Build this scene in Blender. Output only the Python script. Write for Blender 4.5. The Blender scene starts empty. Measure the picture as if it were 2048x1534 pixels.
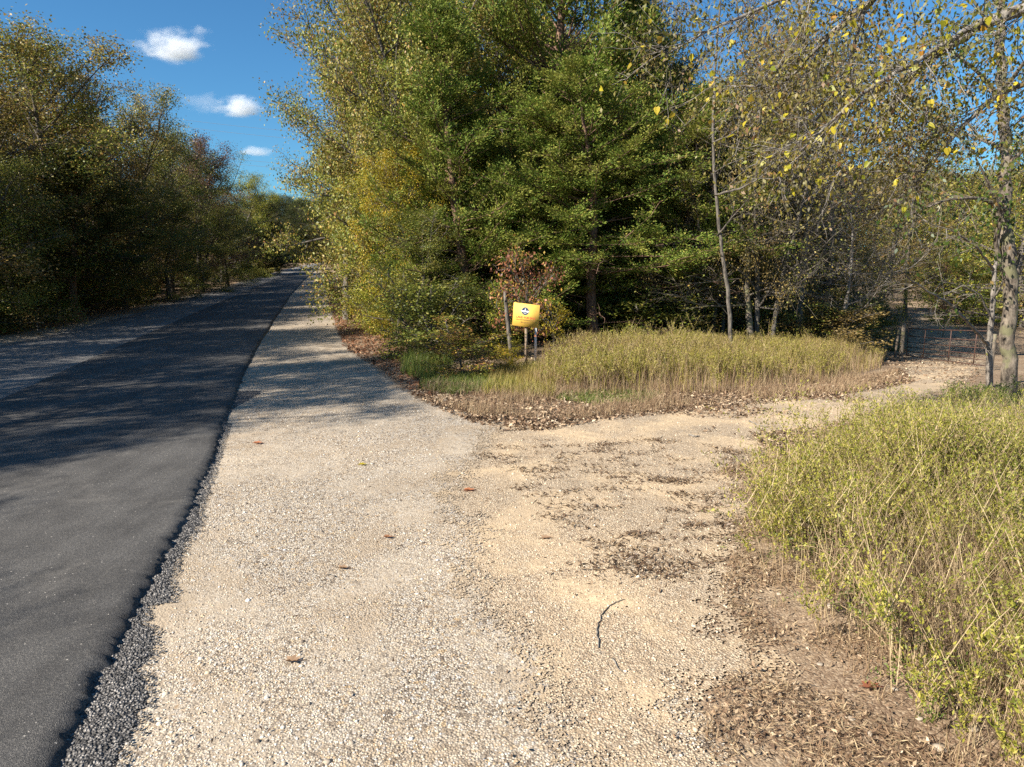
import bpy, math, random
import numpy as np
from mathutils import Vector, Matrix
R_ = math.radians
scn = bpy.context.scene
COL = scn.collection
rng = np.random.default_rng(7)
random.seed(7)

# ------------------------------------------------------------------ camera model
F = 1409.0; CX = 1024.0; CY = 767.0; CAMH = 2.1
PITCH = math.atan(252.0 / F)
SUN_EL = R_(35); SUN_DIR = np.array([-.84, -.54, 0.0])      # horizontal direction towards the sun
SUN_DIR /= np.linalg.norm(SUN_DIR)

def S(t):
    t = np.clip(t, 0, 1); return t * t * (3 - 2 * t)

def hump(x, y, s=1.0, ph=0.0):
    return np.sin(x * 1.3 * s + ph) * np.cos(y * 1.1 * s + 1.7 * ph) * .5 + np.sin(x * .57 * s + y * .8 * s + ph) * .5

def tz(x, y):
    x = np.asarray(x, float); y = np.asarray(y, float)
    z = 1.35 * S((y - 20) / 75) - .03 * np.clip(y - 96, 0, 40)
    m = S((x - 1.5) / 6); d = np.clip(y - 9.5, 0, 13)
    z = z * (1 - .9 * m) - .085 * m * (d - 1.5 * (1 - np.exp(-d / 1.5))) + .75 * m * S((y - 23) / 22)
    # soft bumps away from the road
    z = z + .05 * hump(x, y, .8) * S((x - 1) / 4) * S((y - 6) / 6)
    return z

def ray(px, py):
    dx = (px - CX) / F; dz = -(py - CY) / F
    return np.array([dx, math.cos(PITCH) + dz * math.sin(PITCH), dz * math.cos(PITCH) - math.sin(PITCH)])

def gp(px, py):
    """ground point under a photo pixel"""
    d = ray(px, py); t = 1.0
    lo = 1.0
    h = CAMH + d[2] * lo - float(tz(d[0] * lo, d[1] * lo))
    while lo < 250:
        hi = lo * 1.02
        h2 = CAMH + d[2] * hi - float(tz(d[0] * hi, d[1] * hi))
        if h2 <= 0:
            for _ in range(20):
                m = (lo + hi) / 2
                if CAMH + d[2] * m - float(tz(d[0] * m, d[1] * m)) > 0: lo = m
                else: hi = m
            break
        lo = hi
    p = d * lo
    return np.array([p[0], p[1], p[2] + CAMH])

def at(px, py, Y):
    d = ray(px, py); t = Y / d[1]
    return np.array([d[0] * t, Y, CAMH + d[2] * t])

# ------------------------------------------------------------------ object helpers
def mesh_np(name, V, quads=None, tris=None, mats=(), matidx=None, smooth=False):
    me = bpy.data.meshes.new(name)
    V = np.ascontiguousarray(V, dtype=np.float32)
    fq = np.zeros((0, 4), int) if quads is None else np.asarray(quads, int)
    ft = np.zeros((0, 3), int) if tris is None else np.asarray(tris, int)
    me.vertices.add(len(V)); me.vertices.foreach_set('co', V.ravel())
    idx = np.concatenate([fq.ravel(), ft.ravel()]).astype(np.int32)
    me.loops.add(len(idx)); me.loops.foreach_set('vertex_index', idx)
    n = len(fq) + len(ft)
    me.polygons.add(n)
    ls = np.concatenate([np.arange(len(fq)) * 4, len(fq) * 4 + np.arange(len(ft)) * 3]).astype(np.int32)
    me.polygons.foreach_set('loop_start', ls)
    if smooth: me.polygons.foreach_set('use_smooth', np.ones(n, bool))
    for m in mats: me.materials.append(m)
    if matidx is not None: me.polygons.foreach_set('material_index', np.asarray(matidx, np.int32))
    me.update(calc_edges=True)
    return me

def link(name, me, parent=None, loc=None):
    o = bpy.data.objects.new(name, me); COL.objects.link(o)
    if parent is not None: o.parent = parent
    if loc is not None: o.location = loc
    return o

def tag(o, label=None, cat=None, group=None, kind=None):
    if label: o['label'] = label
    if cat: o['category'] = cat
    if group: o['group'] = group
    if kind: o['kind'] = kind
    return o

def empty(name, loc, label, cat, group=None, rz=0, scale=None):
    o = bpy.data.objects.new(name, None); COL.objects.link(o)
    o.location = loc; o.rotation_euler = (0, 0, rz); o.empty_display_size = .2
    if scale is not None: o.scale = scale
    return tag(o, label, cat, group)

class MB:
    """collects shapes into one mesh"""
    def __init__(s): s.V = []; s.Q = []; s.T = []; s.n = 0
    def add(s, V, Q=None, T=None):
        V = np.asarray(V, float)
        if Q is not None and len(Q): s.Q.append(np.asarray(Q, int) + s.n)
        if T is not None and len(T): s.T.append(np.asarray(T, int) + s.n)
        s.V.append(V); s.n += len(V)
    def tube(s, P, r, k=5, cap=False):
        P = np.asarray(P, float); n = len(P); r = np.broadcast_to(np.asarray(r, float), (n,))
        T = np.gradient(P, axis=0); T /= np.linalg.norm(T, axis=1)[:, None] + 1e-9
        ref = np.array([0, 0, 1.0]) if abs(T[:, 2]).mean() < .8 else np.array([1.0, 0, 0])
        A = np.cross(T, ref); A /= np.linalg.norm(A, axis=1)[:, None] + 1e-9
        B = np.cross(T, A)
        a = np.arange(k) * 2 * math.pi / k
        V = P[:, None] + r[:, None, None] * (np.cos(a)[None, :, None] * A[:, None] + np.sin(a)[None, :, None] * B[:, None])
        i = np.arange(n - 1)[:, None] * k; j = np.arange(k)[None]; j2 = (j + 1) % k
        Q = np.stack([i + j, i + j2, i + k + j2, i + k + j], -1).reshape(-1, 4)
        V = V.reshape(-1, 3)
        if cap:
            c0 = len(V); V = np.concatenate([V, P[:1], P[-1:]])
            jj = np.arange(k); T0 = np.stack([jj, np.full(k, c0), (jj + 1) % k], 1)
            e = (n - 1) * k; T1 = np.stack([e + jj, e + (jj + 1) % k, np.full(k, c0 + 1)], 1)
            s.add(V, Q, np.concatenate([T0, T1]))
        else: s.add(V, Q)
    def box(s, c, size, M=None):
        x, y, z = np.array(size) / 2
        V = np.array([[a, b, d] for a in (-x, x) for b in (-y, y) for d in (-z, z)])
        if M is not None: V = V @ np.array(M).T
        V = V + np.array(c)
        s.add(V, [[0, 1, 3, 2], [4, 6, 7, 5], [0, 4, 5, 1], [2, 3, 7, 6], [0, 2, 6, 4], [1, 5, 7, 3]])
    def mesh(s, name, mats=(), smooth=False, matidx=None):
        V = np.concatenate(s.V) if s.V else np.zeros((0, 3))
        return mesh_np(name, V, np.concatenate(s.Q) if s.Q else None, np.concatenate(s.T) if s.T else None, mats, matidx, smooth)

def unit(v): return v / (np.linalg.norm(v, axis=-1, keepdims=True) + 1e-9)

def leaf_quads(P, size, axis=None, nrm=None, aspect=.55, r=None, jitter=.35):
    """diamond leaves folded a little along the midrib: 4 vertices each"""
    r = r or rng
    n = len(P); L = np.asarray(size) * (1 + r.uniform(-jitter, jitter, n))
    a = unit(r.normal(size=(n, 3)) if axis is None else axis)
    m = r.normal(size=(n, 3)) if nrm is None else nrm + r.normal(size=(n, 3)) * .5
    b = unit(np.cross(a, m)); c = np.cross(b, a)
    L = L[:, None]; W = L * aspect * .5
    fold = L * r.uniform(-.08, .14, (n, 1))
    V = np.stack([P, P + a * L * .45 + b * W + c * fold, P + a * L - c * L * .06, P + a * L * .45 - b * W + c * fold], 1).reshape(-1, 3)
    Q = np.arange(4 * n).reshape(n, 4)
    return V, Q

# ------------------------------------------------------------------ node helpers
def heart_leaves(P, L, ax, nr, r):
    n = len(P); L = (L * r.uniform(.6, 1.3, n))[:, None]; a = unit(ax); b = unit(np.cross(a, nr + r.normal(size=(n, 3)) * .6)); c = np.cross(b, a)
    def pt(u, v, w): return P + a * L * u + b * L * v + c * L * w
    f = r.uniform(.02, .16, (n, 1)); d = r.uniform(-.22, .02, (n, 1))
    rows = [pt(0, 0, 0)]
    for sg in (1, -1):
        rows += [pt(-.1, .2 * sg, f * .4), pt(.12, .42 * sg, f), pt(.5, .34 * sg, f * .8 + d * .3)]
    rows += [pt(1.0, .03, d), pt(.5, 0, d * .25)]
    V = np.stack(rows, 1).reshape(-1, 3); k = np.arange(n)[:, None] * 9
    Q = np.concatenate([k + np.array([[0, 1, 2, 3]]), k + np.array([[0, 3, 7, 8]]), k + np.array([[6, 5, 4, 0]]), k + np.array([[8, 7, 6, 0]])])
    return V, Q

class NT:
    def __init__(s, tree): s.t = tree; s.n = tree.nodes; s.l = tree.links
    def new(s, kind, **kw):
        nd = s.n.new(kind)
        for k, v in kw.items():
            if k == 'ins':
                for kk, vv in v.items(): s.set(nd.inputs[kk], vv)
            else: setattr(nd, k, v)
        return nd
    def set(s, sock, v):
        if hasattr(v, 'is_output'): s.l.new(v, sock)
        else: sock.default_value = v
    def math(s, op, a, b=0.0, clamp=False):
        nd = s.n.new('ShaderNodeMath'); nd.operation = op; nd.use_clamp = clamp
        s.set(nd.inputs[0], a); s.set(nd.inputs[1], b); return nd.outputs[0]
    def mix(s, f, a, b, typ='MIX'):
        nd = s.n.new('ShaderNodeMix'); nd.data_type = 'RGBA'; nd.blend_type = typ
        s.set(nd.inputs[0], f); s.set(nd.inputs[6], c4(a)); s.set(nd.inputs[7], c4(b)); return nd.outputs[2]
    def ramp(s, f, stops, interp='LINEAR'):
        nd = s.n.new('ShaderNodeValToRGB'); s.set(nd.inputs[0], f); cr = nd.color_ramp; cr.interpolation = interp
        while len(cr.elements) < len(stops): cr.elements.new(.5)
        for e, (p, c) in zip(cr.elements, stops): e.position = p; e.color = c4(c)
        return nd.outputs[0]
    def noise(s, vec, scale, detail=3, rough=.55, dist=0.0):
        nd = s.n.new('ShaderNodeTexNoise'); s.set(nd.inputs['Vector'], vec)
        nd.inputs['Scale'].default_value = scale; nd.inputs['Detail'].default_value = detail
        nd.inputs['Roughness'].default_value = rough; nd.inputs['Distortion'].default_value = dist
        return nd.outputs[0]
    def voro(s, vec, scale, feature='F1', rand=1.0):
        nd = s.n.new('ShaderNodeTexVoronoi'); nd.feature = feature; s.set(nd.inputs['Vector'], vec)
        nd.inputs['Scale'].default_value = scale; nd.inputs['Randomness'].default_value = rand
        return nd
    def step(s, v, lo, hi):
        nd = s.n.new('ShaderNodeMapRange'); nd.interpolation_type = 'SMOOTHSTEP'
        s.set(nd.inputs[0], v); nd.inputs[1].default_value = lo; nd.inputs[2].default_value = hi
        return nd.outputs[0]
    def bump(s, h, strength, dist, normal=None):
        nd = s.n.new('ShaderNodeBump'); s.set(nd.inputs['Height'], h)
        nd.inputs['Strength'].default_value = strength; nd.inputs['Distance'].default_value = dist
        if normal is not None: s.set(nd.inputs['Normal'], normal)
        return nd.outputs[0]

def c4(c):
    if hasattr(c, 'is_output') or not hasattr(c, '__len__'): return c
    return tuple(c) + (1.0,) if len(c) == 3 else tuple(c)

def mat(name):
    m = bpy.data.materials.new(name); m.use_nodes = True; m.node_tree.nodes.clear()
    return m, NT(m.node_tree)

def finish(t, shader): 
    o = t.new('ShaderNodeOutputMaterial'); t.l.new(shader, o.inputs['Surface'])

def principled(t, col, rough=.8, spec=.3, normal=None, metal=0.0):
    p = t.new('ShaderNodeBsdfPrincipled')
    t.set(p.inputs['Base Color'], c4(col)); t.set(p.inputs['Roughness'], rough)
    p.inputs['Specular IOR Level'].default_value = spec; p.inputs['Metallic'].default_value = metal
    if normal is not None: t.set(p.inputs['Normal'], normal)
    return p.outputs[0]

def leaf_mat(name, stops, patch=None, trans=.3, rough=.5, spec=.35, pscale=.6, gain=1.0):
    stops = [(p, tuple(min(.9, c * gain) for c in q)) for p, q in stops]
    if patch: patch = (tuple(min(.9, c * gain) for c in patch[0]), patch[1])
    m, t = mat(name)
    g = t.new('ShaderNodeNewGeometry'); 
    col = t.ramp(g.outputs['Random Per Island'], stops)
    if patch is not None:
        tc = t.new('ShaderNodeTexCoord'); oi = t.new('ShaderNodeObjectInfo')
        v = t.new('ShaderNodeVectorMath', operation='ADD'); t.l.new(tc.outputs['Object'], v.inputs[0])
        mu = t.math('MULTIPLY', oi.outputs['Random'], 37.0); t.l.new(mu, v.inputs[1])
        f = t.step(t.noise(v.outputs[0], pscale, 2), .48, .62)
        f = t.math('MULTIPLY', f, patch[1])
        col = t.mix(f, col, patch[0])
    p = principled(t, col, rough, spec)
    tr = t.new('ShaderNodeBsdfTranslucent'); t.l.new(col, tr.inputs[0])
    mx = t.new('ShaderNodeMixShader'); mx.inputs[0].default_value = trans
    t.l.new(p, mx.inputs[1]); t.l.new(tr.outputs[0], mx.inputs[2])
    finish(t, mx.outputs[0]); return m

def bark_mat(name, a, b, c=None, scale=6):
    m, t = mat(name); tc = t.new('ShaderNodeTexCoord')
    mp = t.new('ShaderNodeMapping'); mp.inputs['Scale'].default_value = (1, 1, .35); t.l.new(tc.outputs['Object'], mp.inputs[0])
    n = t.noise(mp.outputs[0], scale * 3, 5, .7)
    col = t.ramp(n, [(.36, a), (.62, b)])
    if c is not None:
        col = t.mix(t.step(t.noise(tc.outputs['Object'], scale * .5, 3), .52, .6), col, c)
    nb = t.bump(n, .8, .02)
    finish(t, principled(t, col, .9, .15, nb)); return m

# ------------------------------------------------------------------ leaf and bark materials
M = {}
M['olive'] = leaf_mat('olive_leaves', [(0, (.06, .068, .012)), (.35, (.112, .132, .022)), (.7, (.19, .182, .035)), (.9, (.28, .21, .045)), (1, (.2, .09, .03))], ((.17, .10, .035), .55), gain=1.75)
M['green'] = leaf_mat('green_leaves', [(0, (.045, .06, .010)), (.5, (.085, .105, .016)), (.85, (.14, .15, .025)), (1, (.25, .19, .035))], ((.16, .13, .03), .55), gain=1.65)
M['lime'] = leaf_mat('yellow_green_leaves', [(0, (.08, .10, .012)), (.4, (.16, .18, .02)), (.8, (.28, .27, .035)), (1, (.40, .30, .04))], ((.13, .12, .02), .6), gain=1.5)
M['yellow'] = leaf_mat('yellow_leaves', [(0, (.25, .22, .02)), (.5, (.46, .36, .025)), (.85, (.6, .42, .03)), (1, (.5, .2, .03))], ((.2, .21, .02), .6))
M['rust'] = leaf_mat('rust_leaves', [(0, (.14, .06, .035)), (.4, (.32, .12, .07)), (.65, (.5, .2, .09)), (.85, (.48, .32, .04)), (1, (.14, .15, .03))], ((.1, .03, .03), .5), pscale=1.2)
M['autumn'] = leaf_mat('mixed_autumn_leaves', [(0, (.08, .035, .02)), (.25, (.2, .1, .03)), (.5, (.2, .2, .03)), (.75, (.42, .32, .04)), (.9, (.5, .22, .08)), (1, (.12, .05, .03))], ((.14, .17, .02), .8), gain=1.2, pscale=1.6)
M['mauve'] = leaf_mat('dull_red_leaves', [(0, (.07, .035, .03)), (.5, (.14, .07, .055)), (1, (.22, .13, .07))], ((.1, .09, .03), .5), gain=1.3)
M['brown'] = leaf_mat('brown_olive_leaves', [(0, (.08, .055, .02)), (.5, (.15, .105, .033)), (1, (.25, .17, .055))], ((.09, .09, .022), .6), gain=1.55)
M['cedar'] = leaf_mat('cedar_needles', [(0, (.03, .055, .008)), (.5, (.07, .096, .014)), (.85, (.115, .138, .022)), (1, (.17, .13, .03))], ((.14, .125, .024), .5), trans=.22, rough=.65, spec=.2, gain=2.05)
M['darkcedar_and_shade'] = leaf_mat('dark_needles_and_shade', [(0, (.025, .038, .01)), (.6, (.05, .062, .014)), (1, (.085, .085, .02))], ((.08, .065, .02), .5), trans=.15, rough=.7, spec=.15, gain=1.2)  # needles of dark cedars; also paints shade onto the oaks beyond the bend
M['bark'] = bark_mat('grey_bark', (.05, .042, .035), (.19, .165, .135))
M['palebark'] = bark_mat('pale_bark', (.06, .048, .038), (.25, .205, .155), (.16, .15, .085))
M['cedarbark'] = bark_mat('cedar_bark', (.06, .035, .025), (.26, .16, .11))
M['limb'] = bark_mat('dark_and_lit_limb', (.05, .04, .035), (.30, .27, .23))  # bark mottled dark to pale, the pale tone painting in sunlit limbs
M['graytwig'] = bark_mat('bleached_twigs', (.10, .085, .07), (.29, .255, .215))

# ------------------------------------------------------------------ tree growing
def bendline(r, p0, d, L, n, up=0.0, wob=.15):
    P = [np.array(p0, float)]; d = unit(np.array(d, float))
    for i in range(n):
        d = unit(d + np.array([0, 0, up / n]) + r.normal(size=3) * wob)
        P.append(P[-1] + d * L / n)
    return np.array(P)

def lerp_line(P, s):
    f = s * (len(P) - 1); i = min(int(f), len(P) - 2); return P[i] + (P[i + 1] - P[i]) * (f - i)

def grow_tree(seed, H=10., R=3., base=.15, limbs=26, subs=6, twigs=5, nleaf=36, leaf=.1, r0=.13, elev=(15, 65),
              shape=lambda t: math.sin(math.pi * min(1, (.15 + .85 * t)) ** .8) ** .6, cluster=.16, twig_len=.55, wob=.12,
              trunk_wob=.05, leafaxis='droop', twig_r=.006, aspect=.6, straight=False):
    r = np.random.default_rng(seed); mb = MB()
    tr = bendline(r, (0, 0, -.3), (0, 0, 1), H * .93 + .3, 12, 0, trunk_wob)
    tr[:, :2] -= tr[0, :2]
    rad = r0 * (1 - np.linspace(0, 1, 13)) ** .8 + .012; rad[0] *= 1.45; rad[1] *= 1.05
    mb.tube(tr, rad, 8)
    tips = []; outs = []
    for i in range(limbs):
        t = base + (1 - base) * (i + r.uniform(0, 1)) / limbs
        t = min(t, .985)
        p = lerp_line(tr, t); tt = (t - base) / (1 - base)
        az = i * 2.39996 + r.normal() * .3
        el = R_(elev[0] + (elev[1] - elev[0]) * tt + r.normal() * 9)
        L = R * shape(tt) * r.uniform(.55, 1.2) / max(.55, math.cos(el)) * .95
        d = np.array([math.cos(az) * math.cos(el), math.sin(az) * math.cos(el), math.sin(el)])
        lp = bendline(r, p, d, L, 5, .25, wob)
        lr = np.linspace(r0 * .42 * (1 - t * .6), .012, 6)
        mb.tube(lp, lr, 5)
        ns = max(2, int(round(subs * (.5 + L / R * .6))))
        for j in range(ns):
            s = .22 + .78 * (j + r.uniform()) / ns
            q = lerp_line(lp, min(s, 1)); dd = unit(lp[min(5, int(s * 5) + 1) if s < .8 else 5] - lp[max(0, int(s * 5) - 1)])
            sd = unit(dd * .8 + unit(r.normal(size=3)) * .9 + np.array([0, 0, .1]))
            SL = R * .34 * r.uniform(.6, 1.2) * (1.15 - s * .45)
            sp = bendline(r, q, sd, SL, 3, .15, wob * 1.3)
            mb.tube(sp, np.linspace(.016, .006, 4), 3)
            for k in range(twigs):
                s2 = (k + r.uniform()) / twigs
                q2 = lerp_line(sp, .15 + .85 * s2)
                td = unit(unit(sp[-1] - sp[0]) * .7 + unit(r.normal(size=3)) + np.array([0, 0, .12]))
                tp = bendline(r, q2, td, twig_len * r.uniform(.5, 1.2), 2, 0, .2)
                mb.tube(tp, (twig_r, twig_r * .7, twig_r * .4), 3)
                tips.append((tp[0], tp[-1])); 
    tips = np.array(tips)
    n = len(tips) * nleaf
    if n:
        idx = np.repeat(np.arange(len(tips)), nleaf)
        ng = len(tips) // twigs + 1; keepw = np.clip(np.repeat(r.uniform(-.05, 1.25, ng), twigs)[:len(tips)] * r.uniform(.5, 1.1, len(tips)), .02, 1)[idx]
        s = r.uniform(.1, 1.1, len(idx))[:, None]
        P = tips[idx, 0] * (1 - s) + tips[idx, 1] * s + r.normal(size=(len(idx), 3)) * cluster * np.array([1, 1, .8])
        P = P[r.uniform(size=len(idx)) < keepw]
        ax = r.normal(size=P.shape)
        if leafaxis == 'droop': ax = ax + np.array([0, 0, -.7])
        ctr = np.array([0, 0, H * .5]); nr = unit(P - ctr) * .5 + np.array([0, 0, .5])
        V, Q = leaf_quads(P, np.full(len(P), leaf), ax, nr, aspect, r)
        crown = (V, Q)
    else: crown = None
    return mb, crown

def grow_cedar(seed, H=10., R=2.6, limbs=95, base=.06, nspray=26, dead=10, leaf=.075, r0=.14, open_=0.0):
    r = np.random.default_rng(seed); mb = MB()
    tr = bendline(r, (0, 0, -.3), (0, 0, 1), H * .98 + .3, 12, 0, .035); tr[:, :2] -= tr[0, :2]
    rad = r0 * (1 - np.linspace(0, 1, 13)) ** .9 + .01; rad[0] *= 1.5
    mb.tube(tr, rad, 8)
    A = []; B = []
    for i in range(limbs):
        t = base + (1 - base) * ((i + r.uniform()) / limbs)
        p = lerp_line(tr, min(t, .99)); tt = (t - base) / (1 - base)
        az = r.uniform(0, 2 * math.pi); el = R_(2 + 48 * tt + r.normal() * 12)
        L = R * (1 - tt) ** .6 * (.55 + .45 * min(1, tt * 5 + .3)) * r.uniform(.55, 1.15) + .25
        d = np.array([math.cos(az) * math.cos(el), math.sin(az) * math.cos(el), math.sin(el)])
        lp = bendline(r, p, d, L, 5, .35, .12)
        mb.tube(lp, np.linspace(.035 * (1 - t * .6), .008, 6), 4)
        if r.uniform() < open_: continue
        ns = int(3 + L * 2.9)
        for j in range(ns):
            s = .3 + .7 * (j + r.uniform()) / ns
            q = lerp_line(lp, min(s, 1))
            sd = unit(unit(lp[-1] - lp[0]) * .7 + r.normal(size=3) * np.array([.8, .8, .45]) + np.array([0, 0, .35]))
            SL = r.uniform(.3, .75) * (1.1 - .4 * s)
            e = q + sd * SL
            mb.tube(np.array([q, (q + e) / 2 + r.normal(size=3) * .02, e]), (.008, .006, .004), 3)
            A.append(q); B.append(e)
    for i in range(dead):          # bleached dead lower branches
        t = r.uniform(.04, .4); p = lerp_line(tr, t); az = r.uniform(0, 2 * math.pi)
        lp = bendline(r, p, (math.cos(az), math.sin(az), r.uniform(-.2, .3)), R * r.uniform(.5, .9), 6, -.1, .22)
        mb.tube(lp, np.linspace(.022, .005, 7), 4)
        for j in range(5):
            q = lerp_line(lp, r.uniform(.3, 1)); mb.tube(bendline(r, q, unit(lp[-1] - lp[0]) + r.normal(size=3) * .8, r.uniform(.3, .7), 3, 0, .3), (.008, .006, .005, .003), 3)
    A = np.array(A); B = np.array(B)
    idx = np.repeat(np.arange(len(A)), nspray)
    s = r.uniform(.0, 1.1, len(idx))[:, None]
    dirn = unit(B - A)[idx]
    side = unit(r.normal(size=(len(idx), 3)))
    P = A[idx] * (1 - s) + B[idx] * s + side * r.uniform(0, .17, (len(idx), 1))
    ax = dirn * .9 + side * .8 + np.array([0, 0, .3])
    V, Q = leaf_quads(P, np.full(len(P), leaf * 1.25), ax, None, .42, r)
    return mb, (V, Q)

def variant(name, mb, crown, bark, leafm, H=10., R=3.):
    ref = crown[0] if crown else np.concatenate(mb.V)
    kz = H / np.percentile(ref[:, 2], 99.7); kr = R / np.percentile(np.hypot(ref[:, 0], ref[:, 1]), 93)
    k = np.array([kr, kr, kz])
    mb.V = [v * k for v in mb.V]
    if crown: crown = (crown[0] * k, crown[1])
    tm = mb.mesh(name + '_trunk', (bark,), smooth=True)
    cm = mesh_np(name + '_crown', crown[0], crown[1], mats=(leafm,)) if crown else None
    return tm, cm

VAR = {}
dense = lambda t: (.7 + .3 * math.sin(math.pi * min(1, t * .9 + .12))) * (1 if t < .6 else max(.3, 1 - (t - .6) * 1.6))
for i in range(4):
    mb, c = grow_tree(100 + i, nleaf=74, leaf=.078, shape=dense, base=.06, limbs=34, elev=(0, 62), cluster=.19)
    VAR['oak%d' % i] = variant('oak', mb, c, M['bark'], M['olive'])
for i in range(2):
    mb, c = grow_tree(150 + i, nleaf=72, leaf=.078, shape=lambda t: .75 + .3 * math.sin(math.pi * min(1, t + .1)) if t < .7 else max(.3, 1 - (t - .7) * 1.8), base=.27, limbs=34, elev=(8, 62), cluster=.2)
    VAR['ohigh%d' % i] = variant('oak', mb, c, M['bark'], M['olive'])
for i in range(3):
    mb, c = grow_tree(200 + i, nleaf=26, leaf=.075, shape=dense, base=.2, limbs=28, twigs=6, cluster=.2, elev=(5, 62), twig_r=.005)
    VAR['thin%d' % i] = variant('thin', mb, c, M['bark'], M['brown'])
for i in range(3):
    mb, c = grow_tree(300 + i, nleaf=5, leaf=.07, shape=dense, base=.22, limbs=24, subs=7, twigs=7, cluster=.12, wob=.17, twig_len=.8, elev=(5, 60), r0=.09, twig_r=.0055)
    VAR['bare%d' % i] = variant('bare', mb, c, M['graytwig'], M['olive'])
for i in range(3):
    mb, c = grow_cedar(400 + i, dead=14, limbs=140, nspray=98, leaf=.052)
    VAR['cedar%d' % i] = variant('cedar', mb, c, M['cedarbark'], M['cedar'], 10, 2.7)
mb, c = grow_cedar(410, dead=16, base=.28, R=3.2, limbs=110, nspray=92, leaf=.052)
VAR['cedar3'] = variant('cedar', mb, c, M['cedarbark'], M['cedar'], 10, 2.7)
for i in range(3):      # shrubs: 2 m high, 1.2 m radius
    mb, c = grow_tree(500 + i, H=2, R=1.15, base=.04, limbs=26, subs=5, twigs=3, nleaf=34, leaf=.07, r0=.03, elev=(5, 75), shape=lambda t: .8 + .2 * math.sin(3 * t), cluster=.1, twig_len=.3, twig_r=.004)
    VAR['shrub%d' % i] = variant('shrub', mb, c, M['bark'], M['green'], 2.1, 1.35)
mb, c = grow_tree(510, H=2, R=1.15, base=.5, limbs=16, subs=4, twigs=3, nleaf=22, leaf=.085, r0=.03, elev=(0, 60), shape=lambda t: .8 + .2 * math.sin(3 * t), cluster=.12, twig_len=.35, twig_r=.005)
VAR['shrub3'] = variant('shrub', mb, c, M['bark'], M['rust'], 2.1, 1.35)

def tree(kind, x, y, H, Rr, label, leafm=None, barkm=None, group=None, name=None, cat='tree', lean=(0, 0), rz=None, z=None):
    tm, cm = VAR[kind]
    base = dict(o=(10, 3.), t=(10, 3.), b=(10, 3.), c=(10, 2.7), s=(2.1, 1.35))[kind[0]]
    if name is None: name = dict(o='deciduous_tree', t='deciduous_tree', b='bare_tree', c='cedar_tree', s='shrub')[kind[0]]
    r = random.Random(int(x * 97 + y * 131 + 5))
    e = empty(name, (x, y, float(tz(x, y)) if z is None else z), label, cat, group, rz=r.uniform(0, 6.28) if rz is None else rz, scale=(Rr / base[1], Rr / base[1], H / base[0]))
    e.rotation_euler[0] = lean[0]; e.rotation_euler[1] = lean[1]
    a = link('trunk' if kind[0] != 's' else 'stems', tm, e)
    if barkm: a.material_slots[0].link = 'OBJECT'; a.material_slots[0].material = M[barkm]
    if cm:
        b = link('crown' if kind[0] != 's' else 'foliage', cm, e)
        if leafm: b.material_slots[0].link = 'OBJECT'; b.material_slots[0].material = M[leafm]
    return e

def T(kind, px, Y, H, Rr, label, leafm=None, barkm=None, **kw):
    d = ray(px, 515); x = d[0] * Y / d[1]
    return tree(kind, x, Y, H, Rr, label, leafm, barkm, **kw)

# ---- right-hand wood, front row named one by one
T('ohigh0', 690, 24.0, 13.2, 3.3, 'tall leaning olive-green tree whose crown forms the left edge of the roadside wood', 'olive', rz=1.0)
T('ohigh1', 700, 32.0, 12.0, 3.1, 'olive tree overhanging the far gravel shoulder, behind the tallest roadside tree', 'olive')
T('ohigh0', 700, 46.0, 10, 3.0, 'pale yellow-green tree leaning over the far bend of the road on its right side', 'lime', rz=2.0)
T('oak3', 770, 21.0, 10.5, 2.6, 'brownish olive tree rising behind the bright yellow sapling', 'olive')
T('oak1', 790, 17.6, 5.0, 1.15, 'slender sapling with bright yellow leaves in front of the olive roadside trees', 'yellow', name='sapling', rz=2.2)
T('thin0', 805, 18.6, 6.9, 1.3, 'thin young yellow-green tree rising high behind the yellow sapling', 'lime', rz=.4)
T('oak2', 880, 19.5, 11, 2.5, 'deciduous tree with mixed olive leaves just left of the big cedar', 'olive')
T('oak3', 775, 20.0, 4.4, 1.45, 'low bright green leafy tree filling the wood edge beside the gravel shoulder', 'lime', name='leafy_sapling')
T('oak0', 860, 16.4, 3.2, 1.2, 'small vine-covered green tree left of the yellow sale sign', 'green', name='leafy_sapling')
T('cedar0', 1065, 20.5, 13.5, 3.1, 'largest dark green cedar with its trunk showing high behind the sale sign', 'cedar', rz=.5)
T('cedar1', 935, 17.5, 8.0, 2.0, 'green cedar directly left of the largest cedar', 'cedar')
T('cedar2', 1235, 20.0, 9.1, 2.4, 'pointed cedar right of the largest cedar with blue sky around its top', 'cedar')
T('cedar3', 1190, 17.8, 6.6, 2.5, 'low spreading cedar with drooping green boughs over the tall grass', 'cedar', rz=.3)
T('cedar1', 1060, 18.0, 5.8, 1.9, 'bushy light green cedar close behind the sale sign', 'cedar', rz=3.0)
T('cedar3', 1352, 19.0, 6.6, 2.3, 'cedar with a pale orange forked trunk standing behind the grass strip', 'cedar', rz=2.0)
T('cedar3', 1400, 20.2, 7.2, 2.3, 'cedar with a grey trunk, first to the right of the forked cedar', 'cedar', rz=4.0)
T('bare0', 1425, 21.5, 11, 3.0, 'pale grey half-bare tree with upright stem between cedars and twiggy trees', 'olive')
T('bare1', 1518, 17.6, 8.0, 2.6, 'mossy pale-trunked bare tree leaning slightly right behind the tall grass', 'olive', 'palebark', lean=(0, R_(5)))
T('bare2', 1600, 20.0, 9.5, 2.8, 'grey twiggy tree with few brownish leaves right of the mossy trunk', 'brown')
T('thin1', 1650, 22.0, 9.5, 2.6, 'thin brown-leaved tree in the wood left of the leaning trunks', 'brown')
T('bare0', 1690, 18.6, 5.4, 2.0, 'low tangle-branched grey tree at the end of the grass strip', 'olive', rz=2.7)
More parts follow.
